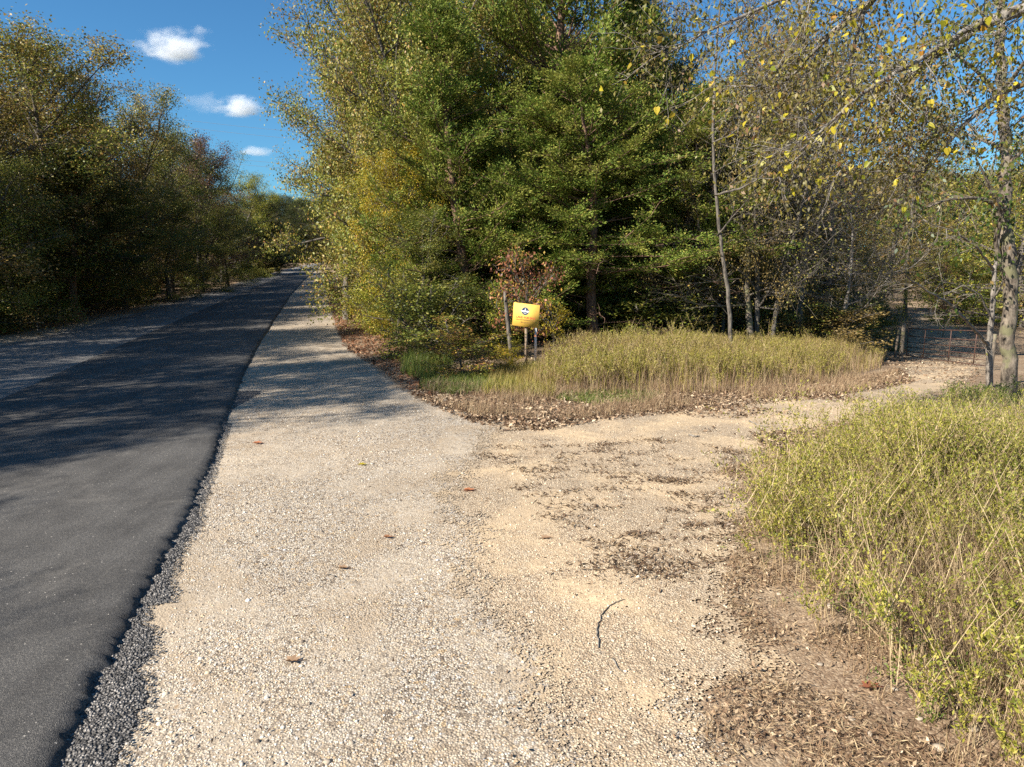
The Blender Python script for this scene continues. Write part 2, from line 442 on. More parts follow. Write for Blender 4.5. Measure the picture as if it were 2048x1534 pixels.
T('thin2', 1728, 25.0, 6.0, 1.6, 'dark green leafy tree just left of the gate post', 'green')
T('thin0', 1760, 30.0, 9.5, 2.4, 'pale-stemmed tree leaning to the right over the gate', 'olive', 'palebark', lean=(0, R_(8)))
T('thin1', 1560, 25.0, 11, 2.9, 'tall thin olive tree seen against the sky above the twiggy trees', 'olive')
T('bare2', 1822, 33.0, 8.5, 2.6, 'straight pale bare tree standing beyond the gate beside the dirt track', 'olive', 'palebark')
T('cedar0', 985, 19.0, 7.2, 2.1, 'middle cedar of the green mass, between the largest cedar and the one left of it', 'cedar', rz=5.0)
T('cedar3', 1300, 21.0, 7.6, 2.4, 'rounded cedar behind the forked cedar, right of the pointed one', 'cedar', rz=1.5)
T('oak1', 985, 24.0, 12.5, 3.2, 'tall olive tree rising left of the largest cedar above the smaller ones', 'olive', rz=2.0)
# beyond the gate
T('oak0', 1870, 46.0, 7.5, 3.4, 'olive tree closing the end of the dirt track', 'brown')
T('oak1', 1960, 38.0, 6.6, 3.0, 'olive-brown tree on the right bank above the dirt track', 'olive')
T('oak3', 2060, 30.0, 6.5, 3.0, 'broad olive tree at the right edge behind the spotted trunk', 'olive')
T('cedar0', 1935, 31.0, 3.6, 1.7, 'small light green cedar on the bank beside the gate', 'cedar', name='cedar_sapling')
T('thin0', 2040, 22.0, 7.0, 2.6, 'yellow-green leafy tree at the right edge, between the spotted trunk and the broad olive tree', 'lime')
T('thin1', 1790, 40.0, 9.0, 3.0, 'thin brown tree left of the top of the dirt track', 'brown')

# rear rows of the right wood (hardly told apart)
r = random.Random(11)
pts = []
tries = 0
while len(pts) < 62 and tries < 6000:
    tries += 1
    Y = r.uniform(22, 62); px = r.uniform(800 - (Y - 22) * 1.6, 1800)
    d = ray(px, 515); x = d[0] * Y / d[1]
    if x > 8.3 + (Y - 22) * .42: continue
    if all((x - a) ** 2 + (Y - b) ** 2 > 2.3 ** 2 for a, b in pts): pts.append((x, Y))
for i, (x, Y) in enumerate(pts):
    px = x / Y * F + CX
    if px < 1180: k = ['oak0', 'oak1', 'cedar0', 'oak3', 'cedar3'][i % 5]; H = 9 + (i % 4)
    else: k = ['thin0', 'bare1', 'cedar3', 'thin1', 'thin2', 'thin1'][i % 6]; H = 8.5 + (i % 3) + (Y - 22) * .03
    if k[0] == 'c': H *= .8
    lm = ['olive', 'green', 'brown'][i % 3] if k[0] != 'c' else 'darkcedar_and_shade'
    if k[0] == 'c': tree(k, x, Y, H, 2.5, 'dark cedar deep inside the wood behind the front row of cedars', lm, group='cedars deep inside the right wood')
    elif k[0] == 'b': tree(k, x, Y, H, 2.8, 'bare grey tree deep inside the wood behind the grass strip', lm, group='bare trees deep inside the right wood')
    elif k[0] == 't': tree(k, x, Y, H, 2.7, 'sparse leafy tree deep inside the wood behind the grass strip', lm, group='sparse trees deep inside the right wood')
    else: tree(k, x, Y, H, 2.9, 'dense olive tree deep inside the wood behind the roadside trees', lm, group='dense trees deep inside the right wood')
for i in range(34):
    Y = 44 + 26 * r.random() if i % 2 else 60; x = 22 + i * 1.6 + r.uniform(-1, 1) + (Y - 44) * .3
    tree('oak%d' % (i % 4), x, Y, 9.5, 3.8, 'far tree closing the view beyond the dirt track', 'brown' if i % 2 else 'olive', group='far trees beyond the dirt track')

r = random.Random(19)
for i in range(19):
    px = 1230 + i * 21 + r.uniform(-10, 10); Y = [30, 36, 42][i % 3] + r.uniform(-1.5, 1.5)
    T(['oak3', 'oak1', 'cedar1', 'oak2'][i % 4], px, Y, r.uniform(5.2, 7.2) + (Y - 30) * .08, 2.7, 'low dense tree closing off the dark back of the wood behind the bare trunks', ['brown', 'green', 'darkcedar_and_shade', 'brown'][i % 4], group='dense low trees at the back of the right wood')
for i in range(12):
    px = 1250 + i * 30 + r.uniform(-12, 12); Y = r.uniform(17.5, 24)
    d = ray(px, 515); x = d[0] * Y / d[1]
    T(['thin2', 'bare1', 'bare2'][i % 3], px, Y, r.uniform(6.5, 9.5), 1.7, 'thin dark-stemmed tree crowded among the bare trunks behind the grass strip', ['brown', 'olive', 'brown'][i % 3], 'bark', group='thin stems crowded behind the grass strip')
# ---- left-hand wood: (base pixel x, base pixel y, top pixel y or None, R, kind, leaves, label)
LEFT = [
 (-150, 672, 80, 3.2, 'oak3', 'brown', 'dark tree at the left edge of the photo with its crown mostly out of frame'),
 (20, 648, 125, 2.9, 'thin0', 'olive', 'sparse olive tree at the far left with thin twigs against the sky'),
 (110, 634, 88, 3.2, 'oak0', 'olive', 'tallest tree left of the road, rounded olive-yellow crown'),
 (190, 618, 118, 2.7, 'oak1', 'brown', 'second tallest tree left of the road with a long sloping right shoulder'),
 (250, 606, 185, 2.5, 'oak2', 'olive', 'olive tree where the left tree line first steps down'),
 (305, 596, 248, 2.3, 'thin1', 'brown', 'thin brownish tree left of the dull red one on the left side of the road'),
 (345, 588, 268, 2.4, 'oak1', 'green', 'green tree behind the thin brownish one in the left tree line'),
 (400, 576, 276, 2.5, 'oak3', 'mauve', 'dull red autumn tree in the left tree line'),
 (445, 565, 312, 2.6, 'oak0', 'green', 'green tree right of the dull red one in the left tree line'),
 (482, 556, 348, 2.6, 'oak2', 'lime', 'yellow-green tree at the low right end of the left tree line'),
 (530, 543, 405, 2.6, 'cedar0', 'darkcedar_and_shade', 'dark cedar by the last bend on the left side of the road'),
]
for (px, py, yt, Rr, k, lm, lab) in LEFT:
    g = gp(px, py); top = at(px, yt, g[1])[2]; H = top - float(tz(g[0], g[1]))
    tree(k, g[0], g[1], H / .97, Rr * 1.06, lab, lm)
    tree('oak%d' % (int(g[1]) % 4), g[0] - 2.4, g[1] + 1.2, H * .93, Rr * 1.05, 'dense tree in the shaded rows behind the left roadside trees', 'brown', group='rear trees left of the road')
LOW = [(40, 655, 4.8, 'oak3'), (150, 640, 5.4, 'cedar3'), (250, 618, 5.0, 'oak0'), (335, 602, 4.6, 'oak1'), (405, 585, 4.6, 'oak2'), (455, 572, 5, 'oak3'), (520, 551, 4.5, 'cedar1'), (-60, 672, 4.6, 'oak2')]
LOWLAB = ['first from the left edge', 'black-looking and lacy below the tallest tree', 'below the second tallest tree', 'with a few yellow leaves, lit between shadows', 'below the dull red tree', 'right of the dull red tree', 'beside the pale grass at the bend', 'cut off by the left edge']
for (px, py, H, k), lab in zip(LOW, LOWLAB):
    g = gp(px, py)
    tree(k, g[0], g[1], H, 2.1, 'shaded low tree at the left road edge, ' + lab, 'darkcedar_and_shade' if k[0] == 'c' else 'green', name='roadside_tree')
# rear rows on the left
r = random.Random(5)
for i in range(72):
    Y = 16 + 100 * (i + r.random()) / 72; off = r.uniform(2.5, 9.0) if i % 2 else r.uniform(9, 22)
    x = -(10.9 + .263 * Y) / .965 - off
    tree(['oak0', 'cedar0', 'oak2', 'thin1', 'oak3', 'cedar1'][i % 6], x, Y, (r.uniform(7.5, 10) if Y < 42 else r.uniform(6.0, 7.6)) * (1 if i % 6 not in (1, 5) else .8), 3.0,
         ['dense tree in the shaded rows behind the left roadside trees', 'dark cedar in the shaded rows behind the left roadside trees'][1 if i % 6 in (1, 5) else 0],
         ['brown', 'darkcedar_and_shade', 'green', 'brown', 'olive', 'darkcedar_and_shade'][i % 6], group=['rear trees left of the road', 'rear cedars left of the road'][1 if i % 6 in (1, 5) else 0])
# trees that close the bend: oaks in dark leaves, shade painted into their colour
for i, (px, Y, H, Rr) in enumerate([(560, 112, 11, 4.2), (585, 118, 11, 4.2), (612, 112, 10.5, 4.2), (640, 122, 11, 4.2), (668, 116, 10.5, 4), (600, 126, 12, 4.5), (630, 125, 12, 4.5), (545, 122, 12, 4.5), (520, 108, 9.5, 3.6), (548, 100, 9, 3.2), (572, 104, 9, 3), (505, 116, 11, 4), (705, 100, 11, 3.4), (715, 84, 9.5, 2.8), (730, 68, 9, 2.8), (622, 112, 8, 3.4), (648, 112, 8, 3.2)]):
    T('oak%d' % (i % 4), px, Y, H, Rr, 'tree closing the view where the road bends away, its leaves painted dark for shade', 'darkcedar_and_shade', group='dark trees beyond the bend')
# trees left of the frame: their shadows lie on the road
for (x, y, H, Rr) in [(-16.2, 14.5, 10, 3), (-15.6, 11.2, 9.6, 2.7), (-15, 8.0, 11, 2.8), (-14.6, 5.2, 11, 2.8), (-14.2, 2.9, 10.6, 2.6), (-13.8, .4, 9.3, 2.3), (-13.6, -2.2, 7.4, 2.1), (-19, 7, 11, 3), (-20, 12, 11, 3), (-18, 2.5, 9.8, 2.8)]:
    tree('oak%d' % (int(y * 7) % 3), x, y, H, Rr, 'roadside tree left of the frame casting shade across the near road', 'olive', group='shade trees left of the frame')

# ------------------------------------------------------------------ polygons / sampling
def W(poly): return np.array([gp(*p)[:2] for p in poly])
def inside(P, poly):
    x, y = P[:, 0], P[:, 1]; c = np.zeros(len(P), bool); n = len(poly)
    for i in range(n):
        x1, y1 = poly[i]; x2, y2 = poly[(i + 1) % n]
        with np.errstate(divide='ignore', invalid='ignore'):
            c ^= ((y1 > y) != (y2 > y)) & (x < (x2 - x1) * (y - y1) / (y2 - y1 + 1e-12) + x1)
    return c
def sdf(P, poly):
    d = np.full(len(P), 1e9); n = len(poly)
    for i in range(n):
        a = poly[i]; b = poly[(i + 1) % n]; ab = b - a
        t = np.clip(((P - a) @ ab) / (ab @ ab + 1e-12), 0, 1)
        d = np.minimum(d, np.linalg.norm(P - (a + t[:, None] * ab), axis=1))
    return np.where(inside(P, poly), d, -d)
def scatter(poly, n, r=rng, dens=None):
    lo = poly.min(0); hi = poly.max(0); out = []; k = 0
    while k < n:
        P = r.uniform(lo, hi, (n * 2, 2)); P = P[inside(P, poly)]
        if dens is not None: P = P[r.uniform(size=len(P)) < dens(P)]
        out.append(P); k += len(P)
        if len(out) > 60: break
    return np.concatenate(out)[:n]
def vnoise(P, s, ph=0):
    x, y = P[:, 0] * s, P[:, 1] * s
    return .5 + .25 * (np.sin(x * 1.7 + ph + 1.3 * np.sin(y * 1.1 + ph)) + np.sin(y * 2.1 + 2 * ph + 1.7 * np.sin(x * .9 + 1)))

# ------------------------------------------------------------------ ground lattice and sheets
xs = np.concatenate([-np.geomspace(14, 420, 46)[::-1], np.arange(-13.8, 16.01, .2), np.geomspace(16.3, 420, 50)])
ys = np.concatenate([-np.geomspace(6, 300, 20)[::-1], np.arange(-5.8, 28.01, .2), np.geomspace(28.3, 500, 110)])
GX, GY = np.meshgrid(xs, ys); NXg = len(xs); NYg = len(ys)
GP = np.stack([GX.ravel(), GY.ravel()], 1); GZ = tz(GP[:, 0], GP[:, 1])
ii = np.arange(NYg - 1)[:, None] * NXg + np.arange(NXg - 1)[None]
GQ = np.stack([ii, ii + 1, ii + 1 + NXg, ii + NXg], -1).reshape(-1, 4)

def sheet(name, m, off, d=None, margin=.6):
    """cells of the ground lattice, lifted by off; d = signed distance to the sheet's outline"""
    if d is None: q = GQ
    else: q = GQ[(d[GQ] > -margin).any(1)]
    used = np.unique(q); mp = np.full(len(GP), -1); mp[used] = np.arange(len(used))
    V = np.column_stack([GP[used], GZ[used] + off])
    me = mesh_np(name, V, mp[q], mats=(m,), smooth=True)
    if d is not None:
        a = me.attributes.new('edge', 'FLOAT', 'POINT'); a.data.foreach_set('value', d[used].astype(np.float32))
    return tag(link(name, me), kind='structure')

def attr(t, name): 
    n = t.new('ShaderNodeAttribute', attribute_name=name); return n.outputs['Fac']

def edge_alpha(t, pos, amp, fine, shader, blend=6.0):
    """ragged outline: the edge distance broken up by noise"""
    n1 = t.noise(pos, 1.6, 3); n2 = t.noise(pos, fine, 3, .65)
    e = t.math('ADD', attr(t, 'edge'), t.math('ADD', t.math('MULTIPLY', t.math('SUBTRACT', n1, .5), amp), t.math('MULTIPLY', t.math('SUBTRACT', n2, .5), amp)))
    cell = t.new('ShaderNodeSeparateColor', ins={0: t.voro(pos, 70).outputs['Color']}).outputs[2]
    a = t.math('GREATER_THAN', t.math('ADD', t.math('MULTIPLY', e, blend), .5), cell)
    tr = t.new('ShaderNodeBsdfTransparent'); mx = t.new('ShaderNodeMixShader')
    t.l.new(a, mx.inputs[0]); t.l.new(tr.outputs[0], mx.inputs[1]); t.l.new(shader, mx.inputs[2])
    return mx.outputs[0]

def P_(t): return t.new('ShaderNodeNewGeometry').outputs['Position']

# leaf-litter soil
m, t = mat('forest_soil'); p = P_(t)
v = t.voro(p, 75)
cell = t.ramp(t.new('ShaderNodeSeparateColor', ins={0: v.outputs['Color']}).outputs[0], [(0, (.08, .05, .035)), (.3, (.17, .11, .07)), (.6, (.28, .20, .13)), (.85, (.40, .30, .2)), (1, (.5, .4, .28))])
big = t.ramp(t.noise(p, 1.3, 4), [(.35, (.19, .125, .08)), (.55, (.30, .215, .14)), (.7, (.42, .33, .22))])
col = t.mix(.5, big, cell)
h = t.math('ADD', t.math('MULTIPLY', v.outputs['Distance'], -1.0), t.math('MULTIPLY', t.noise(p, 60, 3), .6))
finish(t, principled(t, col, .95, .1, t.bump(h, .6, .008)))
sheet('ground', m, 0.0)

def gravel(name, stones, dirt, dirtamt, amp, fine, scale=85, patchscale=.9, blend=6.0):
    m, t = mat(name); p = P_(t)
    wob = t.new('ShaderNodeVectorMath', operation='ADD')
    v = t.voro(p, scale); v3 = t.voro(p, scale * .45)
    sc = t.new('ShaderNodeSeparateColor', ins={0: v.outputs['Color']})
    cell = t.ramp(sc.outputs[0], stones)
    cell2 = t.ramp(t.new('ShaderNodeSeparateColor', ins={0: v3.outputs['Color']}).outputs[1], stones)
    isbig = t.step(t.new('ShaderNodeSeparateColor', ins={0: v3.outputs['Color']}).outputs[0], .72, .74)
    cell = t.mix(isbig, cell, cell2)
    gap = t.step(v.outputs['Distance'], .35, .62)
    cell = t.mix(t.math('MULTIPLY', gap, .6), cell, (.16, .12, .09))
    n = t.noise(p, patchscale, 5, .6, .4)
    f = t.step(n, dirtamt[0], dirtamt[1])
    dcol = t.ramp(t.noise(p, 45, 4, .7), [(.3, tuple(c * .62 for c in dirt)), (.5, dirt), (.75, tuple(min(1, c * 1.35) for c in dirt))])
    col = t.mix(t.math('MULTIPLY', f, .8), cell, dcol)
    tint = t.ramp(t.noise(p, .35, 3), [(.35, (.86, .85, .83)), (.65, (1.03, 1.0, .95))])
    col = t.mix(1.0, col, tint, 'MULTIPLY')
    st = t.step(t.noise(p, .8, 6, .68, .8), .50, .64)
    col = t.mix(t.math('MULTIPLY', st, .6), col, (.37, .285, .195))
    lt = t.step(t.noise(p, 14, 4, .7), .66, .76)
    col = t.mix(t.math('MULTIPLY', lt, .35), col, (.22, .15, .10))
    h = t.math('ADD', t.math('MULTIPLY', v.outputs['Distance'], t.math('SUBTRACT', t.math('MULTIPLY', f, .75), 1.0)), t.math('MULTIPLY', t.noise(p, 120, 2), .35))
    h = t.math('ADD', h, t.math('MULTIPLY', isbig, .4))
    nb = t.bump(h, .7, .010)
    nb = t.bump(t.noise(p, 5, 4), .3, .04, nb)
    finish(t, edge_alpha(t, p, amp, fine, principled(t, col, .9, .15, nb), blend))
    return m

GR = [(0, (.11, .09, .075)), (.14, (.26, .21, .16)), (.3, (.46, .38, .29)), (.5, (.60, .54, .45)), (.68, (.65, .565, .44)), (.8, (.54, .38, .21)), (.9, (.76, .72, .65)), (1, (.40, .38, .36))]
TN = [(0, (.33, .24, .16)), (.3, (.52, .405, .275)), (.6, (.61, .485, .34)), (.85, (.70, .60, .46)), (1, (.46, .32, .2))]
mg = gravel('pale_gravel', GR, (.48, .405, .315), (.44, .7), .35, 9)
mt = gravel('tan_dirt', TN, (.59, .45, .29), (.42, .68), .8, 7, scale=85, patchscale=1.4, blend=3.2)

# outlines (photo pixels -> ground)
grav = [(60, 1534), (60, 2600), (1480, 2600), (1440, 1534), (1370, 1380), (1300, 1250), (1330, 1100), (1200, 960), (1150, 880), (1080, 850), (960, 835), (880, 815), (800, 778), (750, 735), (695, 695), (675, 655), (663, 610), (652, 570), (645, 545), (641, 531), (600, 531), (500, 640), (380, 900)]
track = [(1000, 850), (900, 960), (930, 1100), (1060, 1350), (1150, 1534), (1400, 1600), (1385, 1440), (1360, 1370), (1450, 1390), (1540, 1350), (1500, 1290), (1450, 1240), (1465, 1130), (1490, 1010), (1470, 945), (1540, 925), (1520, 880), (1650, 862), (1800, 815), (1905, 770), (1985, 735), (1965, 700), (1925, 655), (1880, 625), (1820, 625), (1825, 660), (1815, 700), (1805, 745), (1740, 775), (1600, 785), (1450, 800), (1330, 820), (1180, 838)]
lshould = [(-900, 800), (-300, 718), (0, 672), (150, 648), (300, 611), (420, 579), (500, 556), (560, 540), (600, 533), (600, 540), (500, 566), (300, 622), (0, 700), (-300, 760), (-900, 880)]
dg = sdf(GP, W(grav)); dt = sdf(GP, W(track)); dl = sdf(GP, W(lshould))
dg = np.where(GP[:, 1] < 100, dg, -5)
sheet('gravel_shoulder', mg, .004, dg)
sheet('dirt_track', mt, .010, dt)
sheet('left_gravel_shoulder', mg, .004, dl)

# ------------------------------------------------------------------ road
def edge_line(px):
    P = np.array([gp(*q)[:2] for q in px]); return P
RE = edge_line([(110, 1534), (200, 1370), (270, 1230), (330, 1115), (388, 1000), (430, 905), (457, 820), (480, 760), (512, 700), (545, 645), (580, 592), (612, 557), (640, 533)])
JE = edge_line([(-200, 905), (0, 806), (130, 744), (250, 690), (370, 636), (450, 601), (540, 562), (600, 541), (628, 532)])
LE = edge_line([(-300, 742), (0, 692), (150, 661), (300, 620), (420, 584), (500, 560), (560, 542), (600, 533)])
def extend(P, y0, y1):
    d0 = (P[1] - P[0]) / (P[1, 1] - P[0, 1]); a = P[0] + d0 * (y0 - P[0, 1])
    k = max(1, len(P) - 4); d1 = (P[-1] - P[k]) / (P[-1, 1] - P[k, 1]); b = P[-1] + d1 * (y1 - P[-1, 1])
    return np.concatenate([[a], P, [b]])
RE = extend(RE, -12, 130); JE = extend(JE, -12, 130); LE = extend(LE, -12, 130)
def ex(E, y): return np.interp(y, E[:, 1], E[:, 0])
yy = np.concatenate([np.arange(-12, 2, .5), np.arange(2, 16, .035), np.geomspace(16, 130, 260)])
def smooth(a, k):
    w = np.ones(k) / k; return np.convolve(np.pad(a, k // 2, mode='edge'), w, 'same')[k // 2:k // 2 + len(a)]
def sm(E):
    g = np.linspace(-12, 130, 3000); v = smooth(np.interp(g, E[:, 1], E[:, 0]), 31); return lambda y: np.interp(y, g, v)
fR, fJ, fL = sm(RE), sm(JE), sm(LE)
def strip(name, m, cols, offs, attrs=None):
    n = len(yy); k = len(cols); V = []
    for c, o in zip(cols, offs):
        if name == 'asphalt_overlay' and o < .06 and c is not cols[0]: c = c + rr.normal(size=n) * .011
        V.append(np.column_stack([c, yy, tz(c, yy) + o]))
    V = np.stack(V, 1).reshape(-1, 3)
    i = np.arange(n - 1)[:, None] * k + np.arange(k - 1)[None]
    Q = np.stack([i, i + 1, i + 1 + k, i + k], -1).reshape(-1, 4)
    me = mesh_np(name, V, Q, mats=(m,), smooth=True)
    return tag(link(name, me), kind='structure')
rr = np.random.default_rng(3)
jag = rr.normal(size=len(yy)) * .012 + smooth(rr.normal(size=len(yy)), 5) * .012 + smooth(rr.normal(size=len(yy)), 41) * .06

def asphalt(name, dark, light, speck, scale=220, bumpd=.004):
    m, t = mat(name); p = P_(t)
    v = t.voro(p, scale); n = t.noise(p, 2.0, 5, .6)
    st = t.new('ShaderNodeMapping'); t.l.new(p, st.inputs[0]); st.inputs['Rotation'].default_value = (0, 0, R_(-15)); st.inputs['Scale'].default_value = (1.6, .12, 1)
    streak = t.noise(st.outputs[0], 1.6, 4)
    col = t.mix(t.step(t.math('ADD', t.math('MULTIPLY', n, .5), t.math('MULTIPLY', streak, .5)), .35, .65), dark, light)
    g = t.new('ShaderNodeSeparateColor', ins={0: v.outputs['Color']}).outputs[0]
    col = t.mix(1.0, col, t.ramp(g, [(0, (.55, .55, .56)), (.5, (.95, .95, .95)), (.9, (1.5, 1.45, 1.4)), (1, (2.4, 2.3, 2.1))]), 'MULTIPLY')
    v4 = t.voro(p, 34); sp = t.math('MULTIPLY', t.math('LESS_THAN', v4.outputs['Distance'], .16), t.math('GREATER_THAN', t.new('ShaderNodeSeparateColor', ins={0: v4.outputs['Color']}).outputs[1], .90))
    col = t.mix(sp, col, speck)
    dust = t.step(t.noise(p, 1.1, 6, .72, .6), .52, .72)
    col = t.mix(t.math('MULTIPLY', dust, .38), col, tuple(c * .55 for c in speck))
    nb = t.bump(t.math('ADD', v.outputs['Distance'], t.noise(p, scale * .5, 2)), .7, bumpd)
    finish(t, principled(t, col, .82, .3, nb)); return m
m_old = asphalt('weathered_asphalt', (.135, .128, .12), (.21, .20, .188), (.34, .31, .27), 220)
m_new = asphalt('fresh_asphalt', (.058, .055, .052), (.10, .095, .089), (.42, .38, .33))
xr = fR(yy) + jag; xj = fJ(yy) + smooth(rr.normal(size=len(yy)), 5) * .02; xl = fL(yy) + smooth(rr.normal(size=len(yy)), 5) * .12
strip('road', m_old, [xl - .06, xl + .02, xl * .6 + xj * .4, xj, xj * .5 + xr * .5, xr - .12, xr - .03], [.0, .02, .03, .035, .03, .025, .0])
strip('asphalt_overlay', m_new, [xj - .02, xj + .01, xj * .75 + xr * .25, xj * .5 + xr * .5, xj * .25 + xr * .75, xr - .22, xr - .10, xr - .03, xr + .01, xr + .035], [.030, .046, .056, .062, .064, .062, .060, .052, .02, -.01])

# crumbled asphalt apron along the near edge
m, t = mat('crumbled_asphalt'); p = P_(t)
v = t.voro(p, 75); g = t.new('ShaderNodeSeparateColor', ins={0: v.outputs['Color']}).outputs[0]
col = t.ramp(g, [(0, (.06, .056, .052)), (.4, (.17, .158, .148)), (.75, (.28, .26, .24)), (1, (.45, .41, .37))])
col = t.mix(t.math('MULTIPLY', t.step(v.outputs['Distance'], .35, .6), .7), col, (.025, .024, .024))
h = t.math('ADD', t.math('MULTIPLY', v.outputs['Distance'], -1), t.math('MULTIPLY', t.noise(p, 30, 3), .8))
m_ap = m; finish(t, principled(t, col, .85, .25, t.bump(h, 1.0, .02)))
ap = edge_line([(235, 1600), (245, 1534), (285, 1460), (308, 1400), (285, 1340), (322, 1310), (318, 1260), (290, 1250), (300, 1215), (352, 1205), (345, 1160), (358, 1120), (372, 1090), (398, 1055), (405, 1010), (422, 960), (440, 905), (462, 822)])
ya = np.arange(1.6, 11, .02); apx = np.interp(ya, ap[:, 1], ap[:, 0]) + smooth(rr.normal(size=len(ya)), 3) * .02 + smooth(rr.normal(size=len(ya)), 9) * .02
r0x = fR(ya) - .12
frac = np.linspace(0, 1, 9); X = r0x[:, None] * (1 - frac) + np.maximum(apx, r0x + .1)[:, None] * frac
hz = np.array([.012, .012, .014, .016, .018, .02, .02, .014, -.006])[None] + rr.normal(size=X.shape) * .004
V = np.stack([X, np.broadcast_to(ya[:, None], X.shape), tz(X, ya[:, None]) + hz], -1).reshape(-1, 3)
i = np.arange(len(ya) - 1)[:, None] * 9 + np.arange(8)[None]
tag(link('asphalt_apron', mesh_np('asphalt_apron', V, np.stack([i, i + 1, i + 10, i + 9], -1).reshape(-1, 4), mats=(m_ap,), smooth=True)), kind='structure')

# ------------------------------------------------------------------ loose stones
ICO_V = None
def ico():
    ph = (1 + 5 ** .5) / 2
    V = np.array([[-1, ph, 0], [1, ph, 0], [-1, -ph, 0], [1, -ph, 0], [0, -1, ph], [0, 1, ph], [0, -1, -ph], [0, 1, -ph], [ph, 0, -1], [ph, 0, 1], [-ph, 0, -1], [-ph, 0, 1]]) / math.hypot(1, ph)
    Fc = np.array([[0, 11, 5], [0, 5, 1], [0, 1, 7], [0, 7, 10], [0, 10, 11], [1, 5, 9], [5, 11, 4], [11, 10, 2], [10, 7, 6], [7, 1, 8], [3, 9, 4], [3, 4, 2], [3, 2, 6], [3, 6, 8], [3, 8, 9], [4, 9, 5], [2, 4, 11], [6, 2, 10], [8, 6, 7], [9, 8, 1]])
    return V, Fc
IV, IF = ico()
def stones(P2, size, zoff, r):
    n = len(P2); sc = size[:, None] * r.uniform(.6, 1.25, (n, 3)) * np.array([1, 1, .62])
    a = r.uniform(0, 6.28, n); c, s = np.cos(a), np.sin(a)
    V = IV[None] * (1 + r.normal(size=(n, 12, 1)) * .14) * sc[:, None]
    x = V[..., 0] * c[:, None] - V[..., 1] * s[:, None]; y = V[..., 0] * s[:, None] + V[..., 1] * c[:, None]
    V = np.stack([x + P2[:, :1], y + P2[:, 1:2], V[..., 2] + (tz(P2[:, 0], P2[:, 1]) + zoff)[:, None]], -1)
    Fc = IF[None] + (np.arange(n) * 12)[:, None, None]
    return V.reshape(-1, 3), Fc.reshape(-1, 3)
def stone_mat(name, stops):
    m, t = mat(name); g = t.new('ShaderNodeNewGeometry')
    finish(t, principled(t, t.ramp(g.outputs['Random Per Island'], stops), .85, .2)); return m
near_g = W([(330, 1260), (400, 1010), (480, 820), (800, 800), (1250, 950), (1330, 1100), (1320, 1250), (1380, 1400), (1460, 1700), (120, 1700)])
P2 = scatter(near_g, 26000, np.random.default_rng(21), lambda P: np.clip(1.1 - (P[:, 1] - 2) / 9, .12, 1) * np.clip(vnoise(P, 1.4) * 1.6 - .35, .08, 1))
P2 = P2[P2[:, 0] > np.interp(P2[:, 1], ya, np.maximum(apx, r0x + .1)) + .01]
r = np.random.default_rng(22); sz = .0035 + .004 * r.uniform(size=len(P2)) ** 2 + (r.uniform(size=len(P2)) < .03) * r.uniform(.002, .010, len(P2))
V, Fc = stones(P2, sz, .004, r)
tag(link('loose_gravel', mesh_np('loose_gravel', V, tris=Fc, mats=(stone_mat('gravel_stones', GR),))), 'pale loose gravel stones strewn over the shoulder', 'gravel', kind='stuff')
Pt = scatter(W([(1000, 870), (930, 1100), (1060, 1350), (1150, 1534), (1400, 1560), (1450, 1240), (1480, 1000), (1640, 860), (1780, 800), (1400, 805)]), 9000, np.random.default_rng(24), lambda P: np.clip(1.05 - P[:, 1] / 13, .15, 1))
V, Fc = stones(Pt, .003 + .005 * r.uniform(size=len(Pt)) ** 2 + (r.uniform(size=len(Pt)) < .03) * .006, .012, r)
tag(link('drive_pebbles', mesh_np('drive_pebbles', V, tris=Fc, mats=(stone_mat('tan_stones', TN),))), 'small tan pebbles scattered over the sandy drive', 'pebbles', kind='stuff')
# asphalt crumbs
P2 = []
for k in range(9000):
    y = 1.8 + 7 * r.random() ** 1.5; f = r.random(); x0 = float(fR(y)) - .03; x1 = float(np.interp(y, ya, apx)) + .03
    P2.append((x0 + (max(x1, x0 + .12) - x0) * f, y))
P2 = np.array(P2); V, Fc = stones(P2, r.uniform(.003, .008, len(P2)), .014, r)
tag(link('asphalt_crumbs', mesh_np('asphalt_crumbs', V, tris=Fc, mats=(stone_mat('asphalt_bits', [(0, (.03, .03, .03)), (.5, (.15, .14, .13)), (.9, (.3, .275, .25)), (1, (.4, .36, .3))]),))), 'dark crumbled asphalt grains along the broken pavement edge', 'asphalt crumbs', kind='stuff')
# larger pale rocks in the litter, bottom right
rockp = [(1660, 1215, .035), (1560, 1190, .02), (1700, 1440, .028), (1880, 1500, .035), (1840, 1440, .025), (1740, 1470, .02), (1640, 1330, .018), (1500, 1410, .016), (1945, 1460, .03), (655, 1525, .022), (1790, 1380, .018), (870, 1262, .016), (1255, 1470, .016), (1010, 1480, .014)]
m_rock = stone_mat('pale_rock', [(0, (.30, .24, .18)), (1, (.42, .35, .27))])
RL = ['pale flat rock beside the arching green stems', 'small pale stone left of the arching green stems', 'light rock in brown litter near the bottom, left of the pair', 'broad pale rock at the bottom right of the litter', 'pale rock above the broad one in the litter', 'little rock at the bottom centre of the brown litter', 'small stone at the tip of the tan spur', 'small rock where tan dirt meets brown litter', 'pale rock nearest the bottom right corner', 'light stone at the bottom of the gravel, left of centre', 'small stone under the weeds in the litter', 'whitish stone left of the curved stick', 'whitish stone below the curved stick', 'whitish stone near the bottom centre of the gravel']
for (px, py, s), lab in zip(rockp, RL):
    g = gp(px, py); V, Fc = stones(np.zeros((1, 2)), np.array([s * .85]), 0.0, r)
    V = V * np.array([1.3, 1, .7]); V[:, 2] -= V[:, 2].mean() - s * .3
    tag(link('rock', mesh_np('rock', V, tris=Fc, mats=(m_rock,)), loc=g), lab, 'rock', 'pale rocks on the ground')

